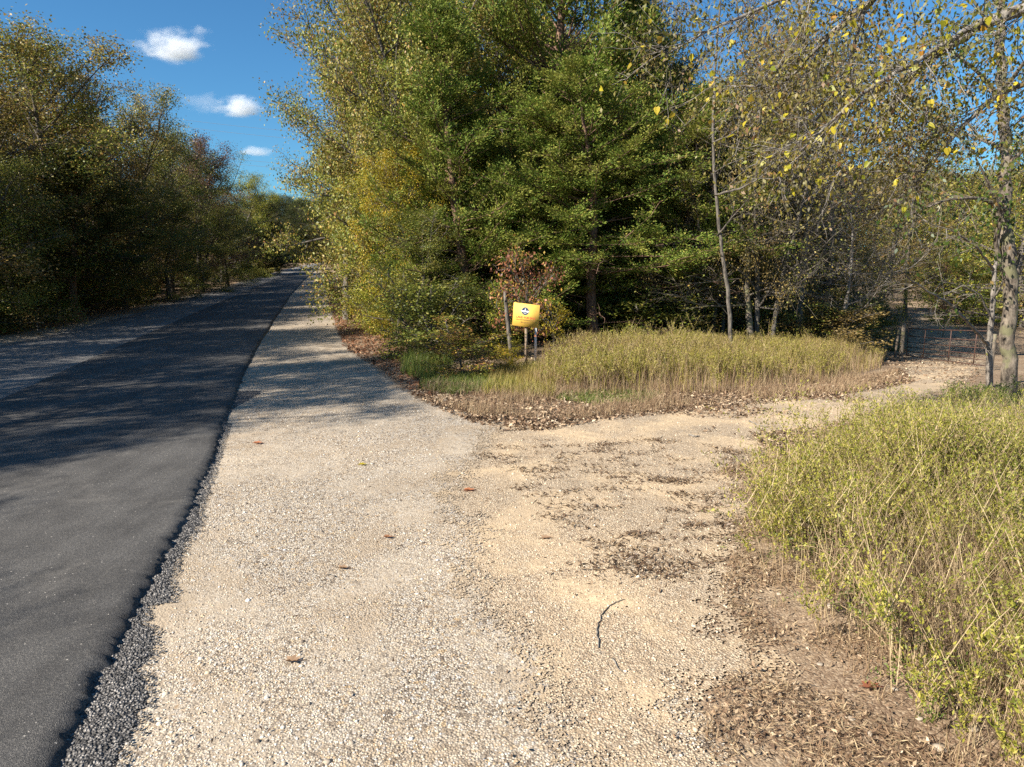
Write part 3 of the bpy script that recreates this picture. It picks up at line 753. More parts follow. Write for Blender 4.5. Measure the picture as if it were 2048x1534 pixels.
# ------------------------------------------------------------------ litter
def litter(name, label, polys, m, size=.045, flat=.35, lift=.010, seed=1, cat='leaf litter', asp=.45):
    r = np.random.default_rng(seed); Pn = []
    for poly, n, dens in polys: Pn.append(scatter(W(poly), n, r, dens))
    P = np.concatenate(Pn); n = len(P)
    Z = tz(P[:, 0], P[:, 1]) + lift + r.uniform(0, .02, n)
    a = r.uniform(0, 6.28, n); ax = np.column_stack([np.cos(a), np.sin(a), r.normal(size=n) * flat])
    nr = np.column_stack([r.normal(size=n) * flat, r.normal(size=n) * flat, np.ones(n)])
    V, Q = leaf_quads(np.column_stack([P, Z]), np.full(n, size), ax, nr, asp, r, .5)
    return tag(link(name, mesh_np(name, V, Q, mats=(m,))), label, cat, kind='stuff')
M['litter'] = leaf_mat('dead_leaves', [(0, (.05, .03, .02)), (.3, (.14, .085, .05)), (.6, (.28, .18, .11)), (.85, (.44, .32, .2)), (1, (.6, .48, .34))], trans=.1, rough=.7, spec=.2)
M['straw'] = leaf_mat('straw', [(0, (.16, .09, .05)), (.5, (.32, .21, .12)), (1, (.5, .38, .22))], trans=.15, rough=.7)
M['redlitter'] = leaf_mat('reddish_dead_leaves', [(0, (.09, .035, .02)), (.4, (.2, .09, .045)), (.8, (.34, .17, .09)), (1, (.45, .27, .15))], trans=.15, rough=.7, spec=.2)
litter('roadside_leaf_litter', 'reddish brown fallen leaves between gravel shoulder and wood edge', [
    ([(650, 570), (672, 655), (692, 700), (760, 740), (830, 795), (890, 790), (860, 740), (800, 690), (740, 640), (700, 580)], 15000, None),
    ([(630, 535), (650, 570), (740, 600), (760, 560)], 2500, None)], M['redlitter'], .06, .5, seed=2)
litter('verge_leaf_litter', 'brown dead leaves and bits covering the verge in front of the grass', [
    ([(820, 790), (900, 830), (960, 850), (1080, 865), (1200, 845), (1400, 822), (1650, 800), (1830, 765), (1800, 740), (1650, 770), (1400, 785), (1000, 775), (850, 765)], 17000, None),
    ([(930, 835), (990, 865), (1110, 862), (1150, 840)], 1800, lambda P: np.clip(vnoise(P, 3) * 2 - .6, 0, 1)),
    ([(1180, 850), (1480, 870), (1800, 800), (1700, 785), (1350, 810)], 1800, lambda P: np.clip(vnoise(P, 1.5, 2) * 3 - 1.6, 0, 1)),
    ([(1500, 870), (1560, 930), (1800, 900), (1900, 800), (1700, 845)], 4000, None),
    ([(1800, 770), (1960, 770), (1960, 690), (1830, 640), (1740, 700)], 5000, None)], M['litter'], .05, .45, seed=3)
fgpoly = [(1440, 1620), (1420, 1480), (1400, 1390), (1500, 1330), (1480, 1250), (1440, 1180), (1470, 1090), (1475, 1000), (1410, 950), (1530, 915), (1700, 900), (2200, 900), (2600, 1300), (2600, 1700)]
def holes(P): return np.clip(vnoise(P, 3.4, .7) * 2.8 - .75, .07, 1)
litter('foreground_leaf_litter', 'brown dead grass and leaves matted over the ground at lower right', [(fgpoly, 17000, holes)], M['litter'], .024, .6, seed=4)
litter('dead_grass_thatch', 'matted straw and dead grass blades over the lower right ground', [(fgpoly, 60000, holes)], M['straw'], .042, .5, seed=14, cat='dead grass', asp=.09)
litter('wood_floor_litter', 'brown leaves carpeting the shaded floor of the wood', [([(900, 760), (1050, 735), (1700, 735), (1790, 720), (1780, 640), (1000, 600), (700, 560), (720, 640), (860, 720)], 16000, None),
    ([(-200, 720), (0, 668), (300, 608), (520, 550), (520, 538), (250, 585), (-200, 640)], 9000, None)], M['litter'], .08, .5, seed=5)
litter('scattered_leaf_bits', 'sparse dry leaf bits and twigs strewn over the pale gravel', [([(300, 1534), (420, 1000), (520, 700), (760, 760), (1300, 860), (1400, 1000), (1330, 1400), (1380, 1560)], 1500, None), ([(0, 1534), (0, 800), (400, 800), (380, 1000), (150, 1500)], 120, None)], M['litter'], .022, .6, seed=15, asp=.35)
# scattered tufts on the tan drive
r = np.random.default_rng(31)
drive = W([(960, 900), (1060, 880), (1300, 880), (1500, 900), (1440, 990), (1470, 1100), (1440, 1200), (1320, 1180), (1180, 1130), (1050, 1000)])
cen = scatter(drive, 150, r)
cen = np.concatenate([cen, W([(1265, 1135), (1280, 1142), (1330, 1150), (1270, 1128), (1400, 1000), (1300, 1080), (1370, 1050)])])
cnt = r.integers(6, 46, len(cen)); cnt[-7:] = [150, 120, 60, 120, 80, 60, 60]
idx = np.repeat(np.arange(len(cen)), cnt); rad = (.025 + .0011 * cnt)[idx]
P = cen[idx] + r.normal(size=(len(idx), 2)) * rad[:, None] * np.array([1.5, .7])
a = r.uniform(0, 6.28, len(P)); ax = np.column_stack([np.cos(a), np.sin(a), r.uniform(0, .7, len(P))])
V, Q = leaf_quads(np.column_stack([P, tz(P[:, 0], P[:, 1]) + .012]), np.full(len(P), .045), ax, np.array([[0, 0, 1.0]]), .22, r)
tag(link('dead_grass_tufts', mesh_np('tufts', V, Q, mats=(leaf_mat('dead_tufts', [(0, (.06, .035, .02)), (.5, (.14, .085, .05)), (1, (.26, .18, .1))], trans=.1),))), 'small flattened brown grass tufts dotted over the tan drive', 'grass tufts', kind='stuff')

# ------------------------------------------------------------------ grass and weeds
def blades(P, h, w, lean, r, droop=.35, segs=2):
    """bent ribbon blades"""
    n = len(P); a = r.uniform(0, 6.28, n); f = np.column_stack([np.cos(a), np.sin(a), np.zeros(n)])
    side = np.column_stack([-np.sin(a), np.cos(a), np.zeros(n)]) * (w / 2)[:, None]
    b0 = np.column_stack([P, tz(P[:, 0], P[:, 1])])
    lv = f * (r.uniform(.0, 1, n) * droop)[:, None] + np.asarray(lean)[None]
    rows = []
    for k in range(segs + 1):
        s = k / segs; c = b0 + np.array([0, 0, 1.0]) * (h * (s - .12 * s * s))[:, None] + lv * (h * s * s)[:, None]
        ww = 1 - s * .85; rows.append(c - side * ww); rows.append(c + side * ww)
    V = np.stack(rows, 1).reshape(-1, 3); k = 2 * (segs + 1)
    Q = np.concatenate([np.arange(n)[:, None] * k + np.array([2 * j, 2 * j + 1, 2 * j + 3, 2 * j + 2])[None] for j in range(segs)])
    return V, Q, b0, lv
def weedmesh(P, h, lean, r, nl=34, leafL=.03, start=.35, w=.006, branches=3, spread=.09, droop=.25, asp=.38):
    """upright stems with side shoots and many little leaves; returns vertices, quads, material index"""
    V, Q, b0, lv = blades(P, h, np.full(len(P), w), lean, r, droop)
    mi = [np.zeros(len(Q), int)]; VV = [V]; QQ = [Q]; off = len(V)
    n = len(P)
    # side shoots
    if branches:
        idx = np.repeat(np.arange(n), branches); s = r.uniform(.35, .85, len(idx))
        st = b0[idx] + np.array([0, 0, 1.0]) * (h[idx] * (s - .12 * s * s))[:, None] + lv[idx] * (h[idx] * s * s)[:, None]
        a = r.uniform(0, 6.28, len(idx)); sl = h[idx] * (1 - s) * r.uniform(.5, .9, len(idx)) + .05
        d = unit(np.column_stack([np.cos(a) * .55, np.sin(a) * .55, np.ones(len(idx))])); en = st + d * sl[:, None]
        sv = np.cross(d, np.array([0.3, .5, 0])) ; sv = unit(sv) * w * .35
        V2 = np.stack([st - sv, st + sv, en + sv * .3, en - sv * .3], 1).reshape(-1, 3)
        VV.append(V2); QQ.append(np.arange(len(V2)).reshape(-1, 4) + off); mi.append(np.zeros(len(idx), int)); off += len(V2)
        id3 = np.repeat(np.arange(len(idx)), max(1, nl // 3)); u = r.uniform(.1, 1.05, len(id3))[:, None]
        LP2 = st[id3] * (1 - u) + en[id3] * u + r.normal(size=(len(id3), 3)) * .008
    else: LP2 = np.zeros((0, 3))
    idx = np.repeat(np.arange(n), nl); s = r.uniform(start, 1.0, len(idx))
    LP = b0[idx] + np.array([0, 0, 1.0]) * (h[idx] * (s - .12 * s * s))[:, None] + lv[idx] * (h[idx] * s * s)[:, None]
    LP = LP + r.normal(size=LP.shape) * np.array([1, 1, .6]) * (spread * (1.1 - s))[:, None] * .5
    LA = np.concatenate([LP, LP2])
    ax = r.normal(size=LA.shape) * .8 + np.array([0, 0, .9])
    V3, Q3 = leaf_quads(LA, np.full(len(LA), leafL), ax, None, asp, r)
    VV.append(V3); QQ.append(Q3 + off); mi.append(np.ones(len(Q3), int))
    return np.concatenate(VV), np.concatenate(QQ), np.concatenate(mi)
M['stem'] = leaf_mat('dry_stems', [(0, (.15, .09, .05)), (.5, (.34, .24, .13)), (1, (.55, .43, .25))], trans=.1, rough=.7)
M['weedleaf'] = leaf_mat('weed_leaves', [(0, (.13, .15, .02)), (.4, (.26, .26, .035)), (.8, (.42, .38, .06)), (1, (.5, .40, .12))], ((.19, .2, .035), .55), trans=.3, pscale=.45)
M['grassleaf'] = leaf_mat('grass_leaves', [(0, (.14, .14, .02)), (.4, (.28, .26, .035)), (.8, (.42, .36, .07)), (1, (.48, .38, .16))], ((.28, .17, .08), .5), trans=.3, pscale=.5)
M['freshgreen'] = leaf_mat('fresh_green_leaves', [(0, (.07, .11, .02)), (.6, (.15, .20, .035)), (1, (.28, .30, .06))], trans=.3)

# tall weeds at right foreground
r = np.random.default_rng(41)
wpoly = W([(1500, 970), (1500, 1120), (1640, 1260), (1800, 1400), (1900, 1560), (2200, 1900), (2900, 1900), (2500, 1000), (2200, 870), (2010, 862), (1880, 868), (1760, 885), (1650, 915)])
P = scatter(wpoly, 3300, r, lambda P: np.clip(vnoise(P, 1.1, 1.2) * 2.4 - .5, .05, 1) * np.clip(sdf(P, wpoly) / 1.2, .05, 1))
P = P[P[:, 0] < 11]
edge = np.clip(sdf(P, wpoly) / 1.3, 0, 1); h = (.5 + .46 * edge) * r.uniform(.4, 1.2, len(P)) * (.7 + .55 * vnoise(P, 2.3, .4)) * np.clip((11.5 - P[:, 1]) / 6, .4, 1) * .92
V, Q, mi = weedmesh(P, h, (-.2, -.1, 0), r, nl=52, leafL=.021, start=.38, w=.005, branches=4, spread=.04, droop=.6, asp=.34)
tag(link('tall_weeds', mesh_np('tall_weeds', V, Q, mats=(M['stem'], M['weedleaf']), matidx=mi)), 'tall yellow-green weeds filling the lower right foreground', 'weeds', kind='stuff')
P = scatter(wpoly, 26000, r, lambda P: np.clip(sdf(P, wpoly) / .6, .1, 1)); P = P[P[:, 0] < 10]
V, Q, _, _ = blades(P, r.uniform(.15, .95, len(P)) * (.5 + .5 * np.clip(sdf(P, wpoly), 0, 1)) * np.clip((12.5 - P[:, 1]) / 6, .4, 1), np.full(len(P), .0038), (-.2, -.16, 0), r, .9, 3)
tag(link('dry_stalks', mesh_np('dry_stalks', V, Q, mats=(M['stem'],))), 'thin dry brown stalks among the tall weeds at lower right', 'dry stalks', kind='stuff')
wout = W([(1520, 960), (1510, 1140), (1640, 1290), (1780, 1440), (1880, 1600), (2100, 1900), (2900, 1900), (2500, 1000), (2200, 860), (1900, 855), (1740, 868), (1600, 905)])
P = scatter(wout, 420, r); P = P[P[:, 0] < 10]; h = r.uniform(.25, 1.15, len(P)) * np.clip((12 - P[:, 1]) / 6, .45, 1)
V, Q, mi = weedmesh(P, h, (-.32, -.16, 0), r, nl=44, leafL=.022, start=.45, w=.006, branches=6, spread=.06, droop=.9)
tag(link('leaning_weeds', mesh_np('leaning_weeds', V, Q, mats=(M['stem'], M['weedleaf']), matidx=mi)), 'loose leaning stems straggling out of the lower right weeds', 'weeds', kind='stuff')
# fresher green weeds behind at the right (near the spotted trunk)
gpoly = W([(1800, 870), (1900, 838), (2020, 822), (2300, 830), (2300, 900), (2048, 940), (1900, 920)])
P = scatter(gpoly, 520, r); V, Q, mi = weedmesh(P, r.uniform(.2, .62, len(P)), (-.05, 0, 0), r, nl=40, leafL=.028, start=.15, branches=4)
tag(link('green_weeds', mesh_np('green_weeds', V, Q, mats=(M['stem'], M['freshgreen']), matidx=mi)), 'fresher green weeds at the foot of the spotted trunk', 'weeds', kind='stuff')
# grass strip in front of the wood
spoly = W([(1065, 785), (1200, 795), (1450, 790), (1640, 770), (1760, 738), (1775, 712), (1600, 708), (1300, 708), (1085, 715)])
P = scatter(spoly, 4300, r, lambda P: np.clip(vnoise(P, 1.3, .3) * 2.2 - .3, .12, 1) * np.clip(sdf(P, spoly) / 1.1, .04, 1)); e = np.clip(sdf(P, spoly) / .9, 0, 1)
h = r.uniform(.3, .78, len(P)) * (.72 + .28 * e) * (.7 + .5 * vnoise(P, 2.7, 2.2)); tall = r.uniform(size=len(P)) < .04; h = np.where(tall, h * 1.45, h)
V, Q, mi = weedmesh(P, h, (-.04, 0, 0), r, nl=46, leafL=.03, start=.5, w=.006, branches=4, spread=.05, droop=.35, asp=.26)
tag(link('tall_grass', mesh_np('tall_grass', V, Q, mats=(M['straw'], M['grassleaf']), matidx=mi)), 'strip of tall yellow-green grass between the wood and the tan drive', 'grass', kind='stuff')
P = scatter(spoly, 20000, r); V, Q, _, _ = blades(P, r.uniform(.12, .8, len(P)) * (.6 + .4 * np.clip(sdf(P, spoly) / .7, 0, 1)), np.full(len(P), .005), (-.03, 0, 0), r, .5)
tag(link('straw_grass', mesh_np('straw_grass', V, Q, mats=(M['straw'],))), 'dry straw-coloured stems under the tall grass strip', 'dry grass', kind='stuff')
P = scatter(spoly, 3500, r); V, Q, _, _ = blades(P, r.uniform(.4, .9, len(P)) * (.5 + .5 * np.clip(sdf(P, spoly) / .7, 0, 1)), np.full(len(P), .008), (0, 0, 0), r, .6, 3)
tag(link('green_blade_grass', mesh_np('green_blade_grass', V, Q, mats=(M['grassleaf'],))), 'arching yellow-green grass blades mixed through the tall grass strip', 'grass', kind='stuff')
# short dry fringe
fpoly = W([(840, 800), (960, 835), (1150, 842), (1350, 822), (1700, 790), (1800, 760), (1790, 745), (1400, 770), (1060, 775), (860, 770)])
P = scatter(fpoly, 24000, r, lambda P: np.clip(vnoise(P, 1.8, 1.9) * 2.4 - .6, .06, 1)); V, Q, _, _ = blades(P, r.uniform(.03, .2, len(P)), np.full(len(P), .0045), (0, 0, 0), r, 1.3)
tag(link('dry_grass_fringe', mesh_np('dry_grass_fringe', V, Q, mats=(M['straw'],))), 'short dry brown grass along the front of the tall grass strip', 'dry grass', kind='stuff')
# green patches
def green(name, label, poly, n, h, seed, m='freshgreen', w=.007, lean=(0, 0, 0), dr=.6):
    r = np.random.default_rng(seed); P = scatter(W(poly), n, r)
    V, Q, _, _ = blades(P, r.uniform(.4, 1, len(P)) * h, np.full(len(P), w), lean, r, dr)
    tag(link(name, mesh_np(name, V, Q, mats=(M[m],))), label, 'grass', kind='stuff')
green('green_grass_patch', 'low bright green grass patch in front of the straw stems', [(1110, 800), (1190, 812), (1290, 808), (1330, 790), (1230, 782), (1130, 786)], 4200, .1, 51)
green('green_grass_clump', 'green grass at the foot of the red and yellow bush', [(835, 780), (900, 792), (1010, 782), (1040, 760), (960, 748), (850, 752)], 4500, .16, 52, dr=.7)
green('shoulder_green_grass', 'bright green grass tuft at the wood corner beside the gravel', [(800, 748), (850, 765), (905, 735), (870, 700), (820, 705)], 2600, .4, 53)
green('olive_verge_grass', 'yellowish verge grass around the foot of the sign post', [(960, 790), (1110, 800), (1120, 730), (1000, 735)], 4200, .27, 54, m='grassleaf')
green('far_verge_grass', 'pale grass on the left side of the far bend', [(498, 562), (560, 541), (560, 532), (500, 540)], 3500, .9, 55, m='grassleaf', w=.03)
green('woodside_dry_grass', 'dry tan brush between the red leaf litter and the roadside trees', [(690, 600), (760, 660), (840, 730), (900, 720), (800, 640), (730, 580)], 5200, .75, 56, m='straw', w=.009)
# little grass tufts in the litter foreground
r = np.random.default_rng(61); cen = scatter(W(fgpoly), 160, r); idx = np.repeat(np.arange(len(cen)), 26)
P = cen[idx] + r.normal(size=(len(idx), 2)) * .035
V, Q, _, _ = blades(P, r.uniform(.04, .14, len(P)), np.full(len(P), .003), (0, 0, 0), r, .9)
tag(link('dry_tufts', mesh_np('dry_tufts', V, Q, mats=(M['straw'],))), 'small dry grass tufts standing in the foreground litter', 'grass tufts', kind='stuff')

# arching green plants in the foreground
def arch_plant(px, py, tx, ty, n, label, h=.35, seed=0):
    r = np.random.default_rng(seed); b = gp(px, py); tip = gp(tx, ty) - b
    mb = MB(); LPs = []
    for i in range(n):
        e = tip * r.uniform(.65, 1.1) + r.normal(size=3) * np.array([.2, .2, 0]); s = np.linspace(0, 1, 9)[:, None]
        P = e * s + np.array([0, 0, 1.0]) * (h * r.uniform(.6, 1.1) * 4 * s * (1 - s) * .8 + .02) + r.normal(size=(1, 3)) * .01
        mb.tube(P, np.linspace(.004, .0015, 9), 4); LPs.append(P)
    e = empty('arching_weed', b, label, 'weed', 'arching green weeds in the foreground')
    link('stems', mb.mesh('arch_stems', (M['stem'],)), e)
    LP = np.concatenate(LPs); k = 12; idx = np.repeat(np.arange(len(LP)), k)
    Pn = LP[idx] + r.normal(size=(len(idx), 3)) * .02
    V, Q = leaf_quads(Pn, np.full(len(Pn), .019), r.normal(size=Pn.shape) * .6 + unit(tip) * .8 + np.array([0, 0, .3]), None, .4, r)
    link('foliage', mesh_np('arch_foliage', V, Q, mats=(M['freshgreen'],)), e)
arch_plant(1800, 1330, 1690, 1215, 9, 'bright green arching weed lying over the pale litter', .3, 1)
arch_plant(1720, 1195, 1500, 1105, 8, 'yellow-green weed bent flat towards the tan drive', .3, 2)
arch_plant(1660, 1130, 1500, 1000, 6, 'thin bent weed highest of the arching ones, at the weeds edge', .35, 3)
arch_plant(1860, 1440, 1900, 1370, 7, 'green weed clump low among the brown stalks near the bottom right', .2, 4)

# ------------------------------------------------------------------ shrubs
def SH(k, px, py, H, Rr, label, leafm, group=None, name='shrub', Y=None):
    g = gp(px, py)
    return tree(k, g[0], g[1], H, Rr, label, leafm, group=group, name=name, cat='shrub')
SH('shrub3', 1052, 722, 2.35, .72, 'orange and pink autumn shrub rising behind the sale sign', 'rust')
SH('shrub2', 930, 752, 1.05, .82, 'low dark red and yellow-leaved bush left of the sale sign', 'autumn')
SH('shrub2', 1008, 740, .55, .35, 'small yellow and pale green bush just left of the sign post', 'yellow')
SH('shrub1', 1002, 712, 1.5, .5, 'bright lime green bush between the rust bush and the sign', 'lime')
SH('shrub3', 1108, 706, 1.3, .5, 'small yellow and rust bush on the right of the sign post', 'yellow')
SH('shrub0', 870, 722, 1.9, 1.0, 'dense green bush behind the low red bush', 'green')
SH('shrub2', 832, 700, 2.0, 1.0, 'green bush at the wood corner above the bright grass tuft', 'lime')
SH('shrub1', 782, 668, 2.2, 1.0, 'yellow-green bush halfway along the leaf-littered shoulder', 'lime')
SH('shrub0', 738, 618, 2.4, .95, 'green bush second from the far end of the right shoulder', 'green')
SH('shrub2', 712, 585, 2.4, .9, 'green bush farthest along the right shoulder', 'lime')
SH('shrub1', 1690, 698, 1.5, 1.0, 'light green juniper bush at the right end of the grass strip', 'cedar')
SH('shrub2', 1640, 700, 1.3, .9, 'yellow-leaved bush left of the light green juniper', 'lime')
SH('shrub0', 1752, 700, 1.9, .75, 'dark green bush beside the wooden gate post', 'green')
SH('shrub1', 1560, 705, 1.3, .8, 'sparse yellowish bush at the foot of the mossy trunk', 'brown')
g = at(1895, 585, 27)
tree('shrub3', g[0], 27, 2.9, .62, 'small bush with orange-red leaves above the gate', 'rust', name='shrub', cat='shrub')
r = random.Random(77)
for i in range(46):
    px = r.uniform(900, 1700); Y = r.uniform(18, 28); d = ray(px, 515); x = d[0] * Y / d[1]
    tree('shrub%d' % (i % 3), x, Y, r.uniform(1.2, 2.3), r.uniform(1.0, 1.7), 'shaded undergrowth bush on the floor of the wood behind the grass strip', ['green', 'brown', 'olive'][i % 3], group='undergrowth bushes inside the right wood', name='undergrowth_bush', cat='shrub')
for i in range(48):
    s = (i + r.random()) / 48; Y = 17 * (85 / 17) ** s; x = -(9.9 + .263 * Y) / .965 - r.uniform(.2, 1.6)
    if abs(s - .8) < .03: continue
    tree('shrub%d' % (i % 3), x, Y, r.uniform(1.0, 2.4), r.uniform(1.1, 1.8), 'dark shaded bush at the foot of the left roadside trees', ['green', 'brown', 'olive'][i % 3], group='bushes along the left road edge', name='roadside_bush', cat='shrub')

# ------------------------------------------------------------------ big spotted trunk at right and overhanging limbs
def custom_tree(name, base, label, limbs, bark, leaf_sets, cat='tree', seed=0, subs=10, sublen=.9, twigs=5, trunk_k=10, twr=.004, subdroop=-.05, skip=1):
    """limbs: list of (points, r0, r1); the first `skip` are bare of side shoots"""
    r = np.random.default_rng(seed); b = np.array(base); tr = MB(); bm = MB(); tips = []; joined = []
    for li, (P, ra, rb) in enumerate(limbs):
        P = np.array(P) - b
        s = np.linspace(0, 1, (len(P) - 1) * 5 + 1); f = s * (len(P) - 1)
        P = np.stack([np.interp(f, np.arange(len(P)), P[:, k]) for k in range(3)], 1)
        P[1:-1] = (P[:-2] + P[1:-1] * 2 + P[2:]) / 4; P[1:] += r.normal(size=P[1:].shape) * max(.006, ra * .16)
        if li >= skip and joined:
            J = np.concatenate(joined); q = J[np.argmin(np.linalg.norm(J - P[0], axis=1))]
            if np.linalg.norm(q - P[0]) > .005: P = np.concatenate([[q], P])
        joined.append(P)
        (tr if li < skip else bm).tube(P, np.linspace(ra, rb, len(P)) * (1 + r.normal(size=len(P)) * .05), trunk_k if li < skip else 6)
        if li < skip: continue
        L = np.linalg.norm(np.diff(P, axis=0), axis=1).sum(); ns = int(subs * L)
        for j in range(ns):
            s = (j + r.random()) / ns * .95 + .05; q = lerp_line(P, s); dd = unit(P[-1] - P[0])
            sp = bendline(r, q, dd * .8 + unit(r.normal(size=3)) * .8, sublen * r.uniform(.4, 1.1) * (1.15 - .5 * s), 5, subdroop, .16)
            bm.tube(sp, np.linspace(twr * 1.8, twr * .8, 6), 4)
            for k in range(twigs):
                q2 = lerp_line(sp, r.uniform(.1, 1)); tp = bendline(r, q2, unit(sp[-1] - sp[0]) * .8 + r.normal(size=3) * .6, r.uniform(.12, .38), 3, -.05, .22)
                bm.tube(tp, (twr, twr * .8, twr * .6, twr * .4), 3); tips.append((tp[0], tp[-1]))
    e = empty(name, base, label, cat)
    if tr.n: link('trunk', tr.mesh('trunk', (bark,), smooth=True), e)
    link('branches', bm.mesh('branches', (bark,), smooth=True), e)
    tips = np.array(tips)
    for (nm, per, L, asp, m, clus) in leaf_sets:
        n = int(len(tips) * per); idx = r.integers(0, len(tips), n); s = r.uniform(0, 1.1, (n, 1))
        P = tips[idx, 0] * (1 - s) + tips[idx, 1] * s + r.normal(size=(n, 3)) * clus
        ax = r.normal(size=(n, 3)) * .7 + np.array([0, 0, -1.0]); nr = np.array([[-.4, -.8, .3]])
        V, Q = heart_leaves(P, L, ax, nr, r) if asp > .8 else leaf_quads(P, np.full(n, L), ax, nr, asp, r)
        link(nm, mesh_np(nm, V, Q, mats=(m,)), e)
    return e
M['biglf'] = leaf_mat('big_yellow_leaves', [(0, (.22, .25, .02)), (.5, (.5, .42, .03)), (.85, (.66, .5, .05)), (1, (.55, .25, .04))], trans=.45, rough=.45)
M['oaklf'] = leaf_mat('dark_green_oak_leaves', [(0, (.03, .06, .01)), (.5, (.07, .11, .018)), (.8, (.13, .15, .03)), (1, (.26, .14, .05))], trans=.35, rough=.4)
M['mixlf'] = leaf_mat('mixed_small_leaves', [(0, (.08, .065, .018)), (.4, (.15, .125, .03)), (.75, (.23, .20, .04)), (1, (.2, .1, .05))], ((.10, .12, .02), .5), trans=.3, rough=.5)

b = gp(2022, 790); YB = b[1]
trunk1 = [b + np.array([0, 0, -.2]), at(2018, 690, YB), at(2022, 560, YB), at(2010, 430, YB), at(2015, 300, YB), at(2002, 180, YB), at(2004, 60, YB), at(2000, -60, YB), at(2006, -200, YB)]
lim = [(trunk1, .125, .04),
       ([at(2016, 560, YB), at(1990, 500, YB), at(2000, 420, YB - .3), at(1960, 330, YB - .5)], .05, .015),
       ([at(2012, 420, YB), at(1960, 395, YB - .4), at(1890, 400, YB - .8), at(1800, 440, YB - 1)], .035, .008),
       ([at(2010, 340, YB), at(2060, 280, YB - .3), at(2120, 240, YB)], .04, .01),
       ([at(2005, 200, YB), at(1940, 130, YB - .5), at(1880, 90, YB - .8)], .04, .01),
       ([at(2006, 180, YB), at(2060, 110, YB - .5), at(2120, 60, YB - .8)], .04, .01),
       ([at(2010, 300, YB), at(1950, 270, YB + .6), at(1890, 270, YB + 1)], .035, .01),
       ([at(2003, 90, YB), at(1960, 20, YB), at(1900, -60, YB)], .03, .01)]
custom_tree('spotted_tree', b, 'tall tree at the right edge with pale lichen-spotted trunk and dark green oak leaves', lim, M['palebark'],
            [('crown', 5, .075, .5, M['oaklf'], .09)], seed=5, subs=6, sublen=1.1, twigs=5)
b2 = gp(1983, 775); Y2 = b2[1]
lim = [([b2 + np.array([0, 0, -.2]), at(1978, 690, Y2), at(1986, 620, Y2), at(1988, 540, Y2), at(1998, 470, Y2 + .2)], .06, .025),
       ([at(1978, 690, Y2), at(1945, 655, Y2 - .4), at(1905, 610, Y2 - .9), at(1860, 585, Y2 - 1.3), at(1815, 555, Y2 - 1.6)], .035, .008),
       ([at(1984, 640, Y2), at(1960, 590, Y2 - .2), at(1925, 570, Y2 - .5), at(1890, 590, Y2 - .6)], .02, .005),
       ([at(1988, 540, Y2), at(1950, 490, Y2 - .4), at(1900, 460, Y2 - .7), at(1840, 440, Y2 - .9)], .022, .005),
       ([at(1986, 600, Y2), at(2020, 540, Y2 - .4), at(2070, 510, Y2 - .5)], .02, .005)]
custom_tree('twin_stem_tree', b2, 'slimmer pale bare stem beside the spotted trunk, its bleached branches reaching left over the gate', lim, M['graytwig'],
            [('crown', .25, .05, .5, M['mixlf'], .03)], seed=6, subs=3.2, sublen=.75, twigs=4, twr=.003)
# overhanging tree: stands right of the frame, limbs come down-left across the top right
tb = np.array([7.4, 6.2, 0.0])
tk = [tb + np.array([0, 0, -.2]), tb + np.array([.1, 0, 1.5]), tb + np.array([-.05, .05, 3]), tb + np.array([0, .1, 4.6]), tb + np.array([.1, .2, 6.5])]
def L(pts): return [at(*q) for q in pts]
lim = [(tk, .17, .08),
       ([tk[2] + np.array([0, 0, .7])] + L([(2090, 0, 6.4), (1950, 52, 6.6), (1840, 140, 6.8), (1760, 255, 7.0), (1700, 330, 7.1)]), .075, .012),
       ([tk[3]] + L([(2040, -170, 6.8), (1860, -90, 7.1), (1730, 10, 7.4), (1640, 90, 7.6), (1560, 175, 7.8), (1460, 170, 8)]), .06, .008),
       (L([(1950, 52, 6.6), (1850, 110, 6.3), (1720, 190, 6.1), (1600, 300, 6.0)]), .03, .006),
       ([tk[2] + np.array([0, 0, .3])] + L([(2120, 140, 6.6), (1990, 190, 6.8), (1880, 300, 7.0), (1830, 370, 7.1)]), .045, .008),
       (L([(1860, -90, 7.1), (1700, -60, 6.9), (1560, 0, 6.8), (1420, 60, 6.8), (1330, 110, 6.8)]), .03, .006),
       (L([(1730, 10, 7.4), (1700, 130, 7.4), (1620, 260, 7.4), (1540, 330, 7.5)]), .022, .005),
       (L([(1840, 140, 6.8), (1760, 140, 7.3), (1660, 190, 7.8)]), .025, .006)]
custom_tree('overhanging_tree', tb, 'tree right of the frame whose limbs with large yellow leaves hang over the top corner', lim, M['limb'],
            [('crown', .34, .057, .85, M['biglf'], .06), ('small_leaves', 9, .042, .5, M['mixlf'], .17)], seed=9, subs=12, sublen=1.15, twigs=6, subdroop=-.15, twr=.003)

# pale bare limbs reaching out of the wood at the middle right
b3 = gp(1470, 712); Y3 = 15.5; b3 = np.array([at(1470, 640, Y3)[0], Y3, float(tz(at(1470, 640, Y3)[0], Y3))])
lim = [([b3 + np.array([0, 0, -.2]), at(1458, 600, Y3), at(1444, 500, Y3), at(1430, 380, Y3), at(1425, 260, Y3), at(1432, 120, Y3), at(1440, 0, Y3)], .048, .018),
       (L([(1430, 390, Y3), (1480, 378, Y3 - .5), (1530, 350, Y3 - 1), (1590, 300, Y3 - 1.4)]), .028, .008),
       (L([(1435, 470, Y3), (1460, 440, Y3 - .4), (1495, 400, Y3 - .6)]), .02, .006),
       (L([(1425, 285, Y3), (1460, 270, Y3 - .4), (1510, 230, Y3 - .5)]), .02, .005),
       (L([(1432, 120, Y3), (1400, 60, Y3 - .4), (1380, -20, Y3 - .5)]), .02, .005)]
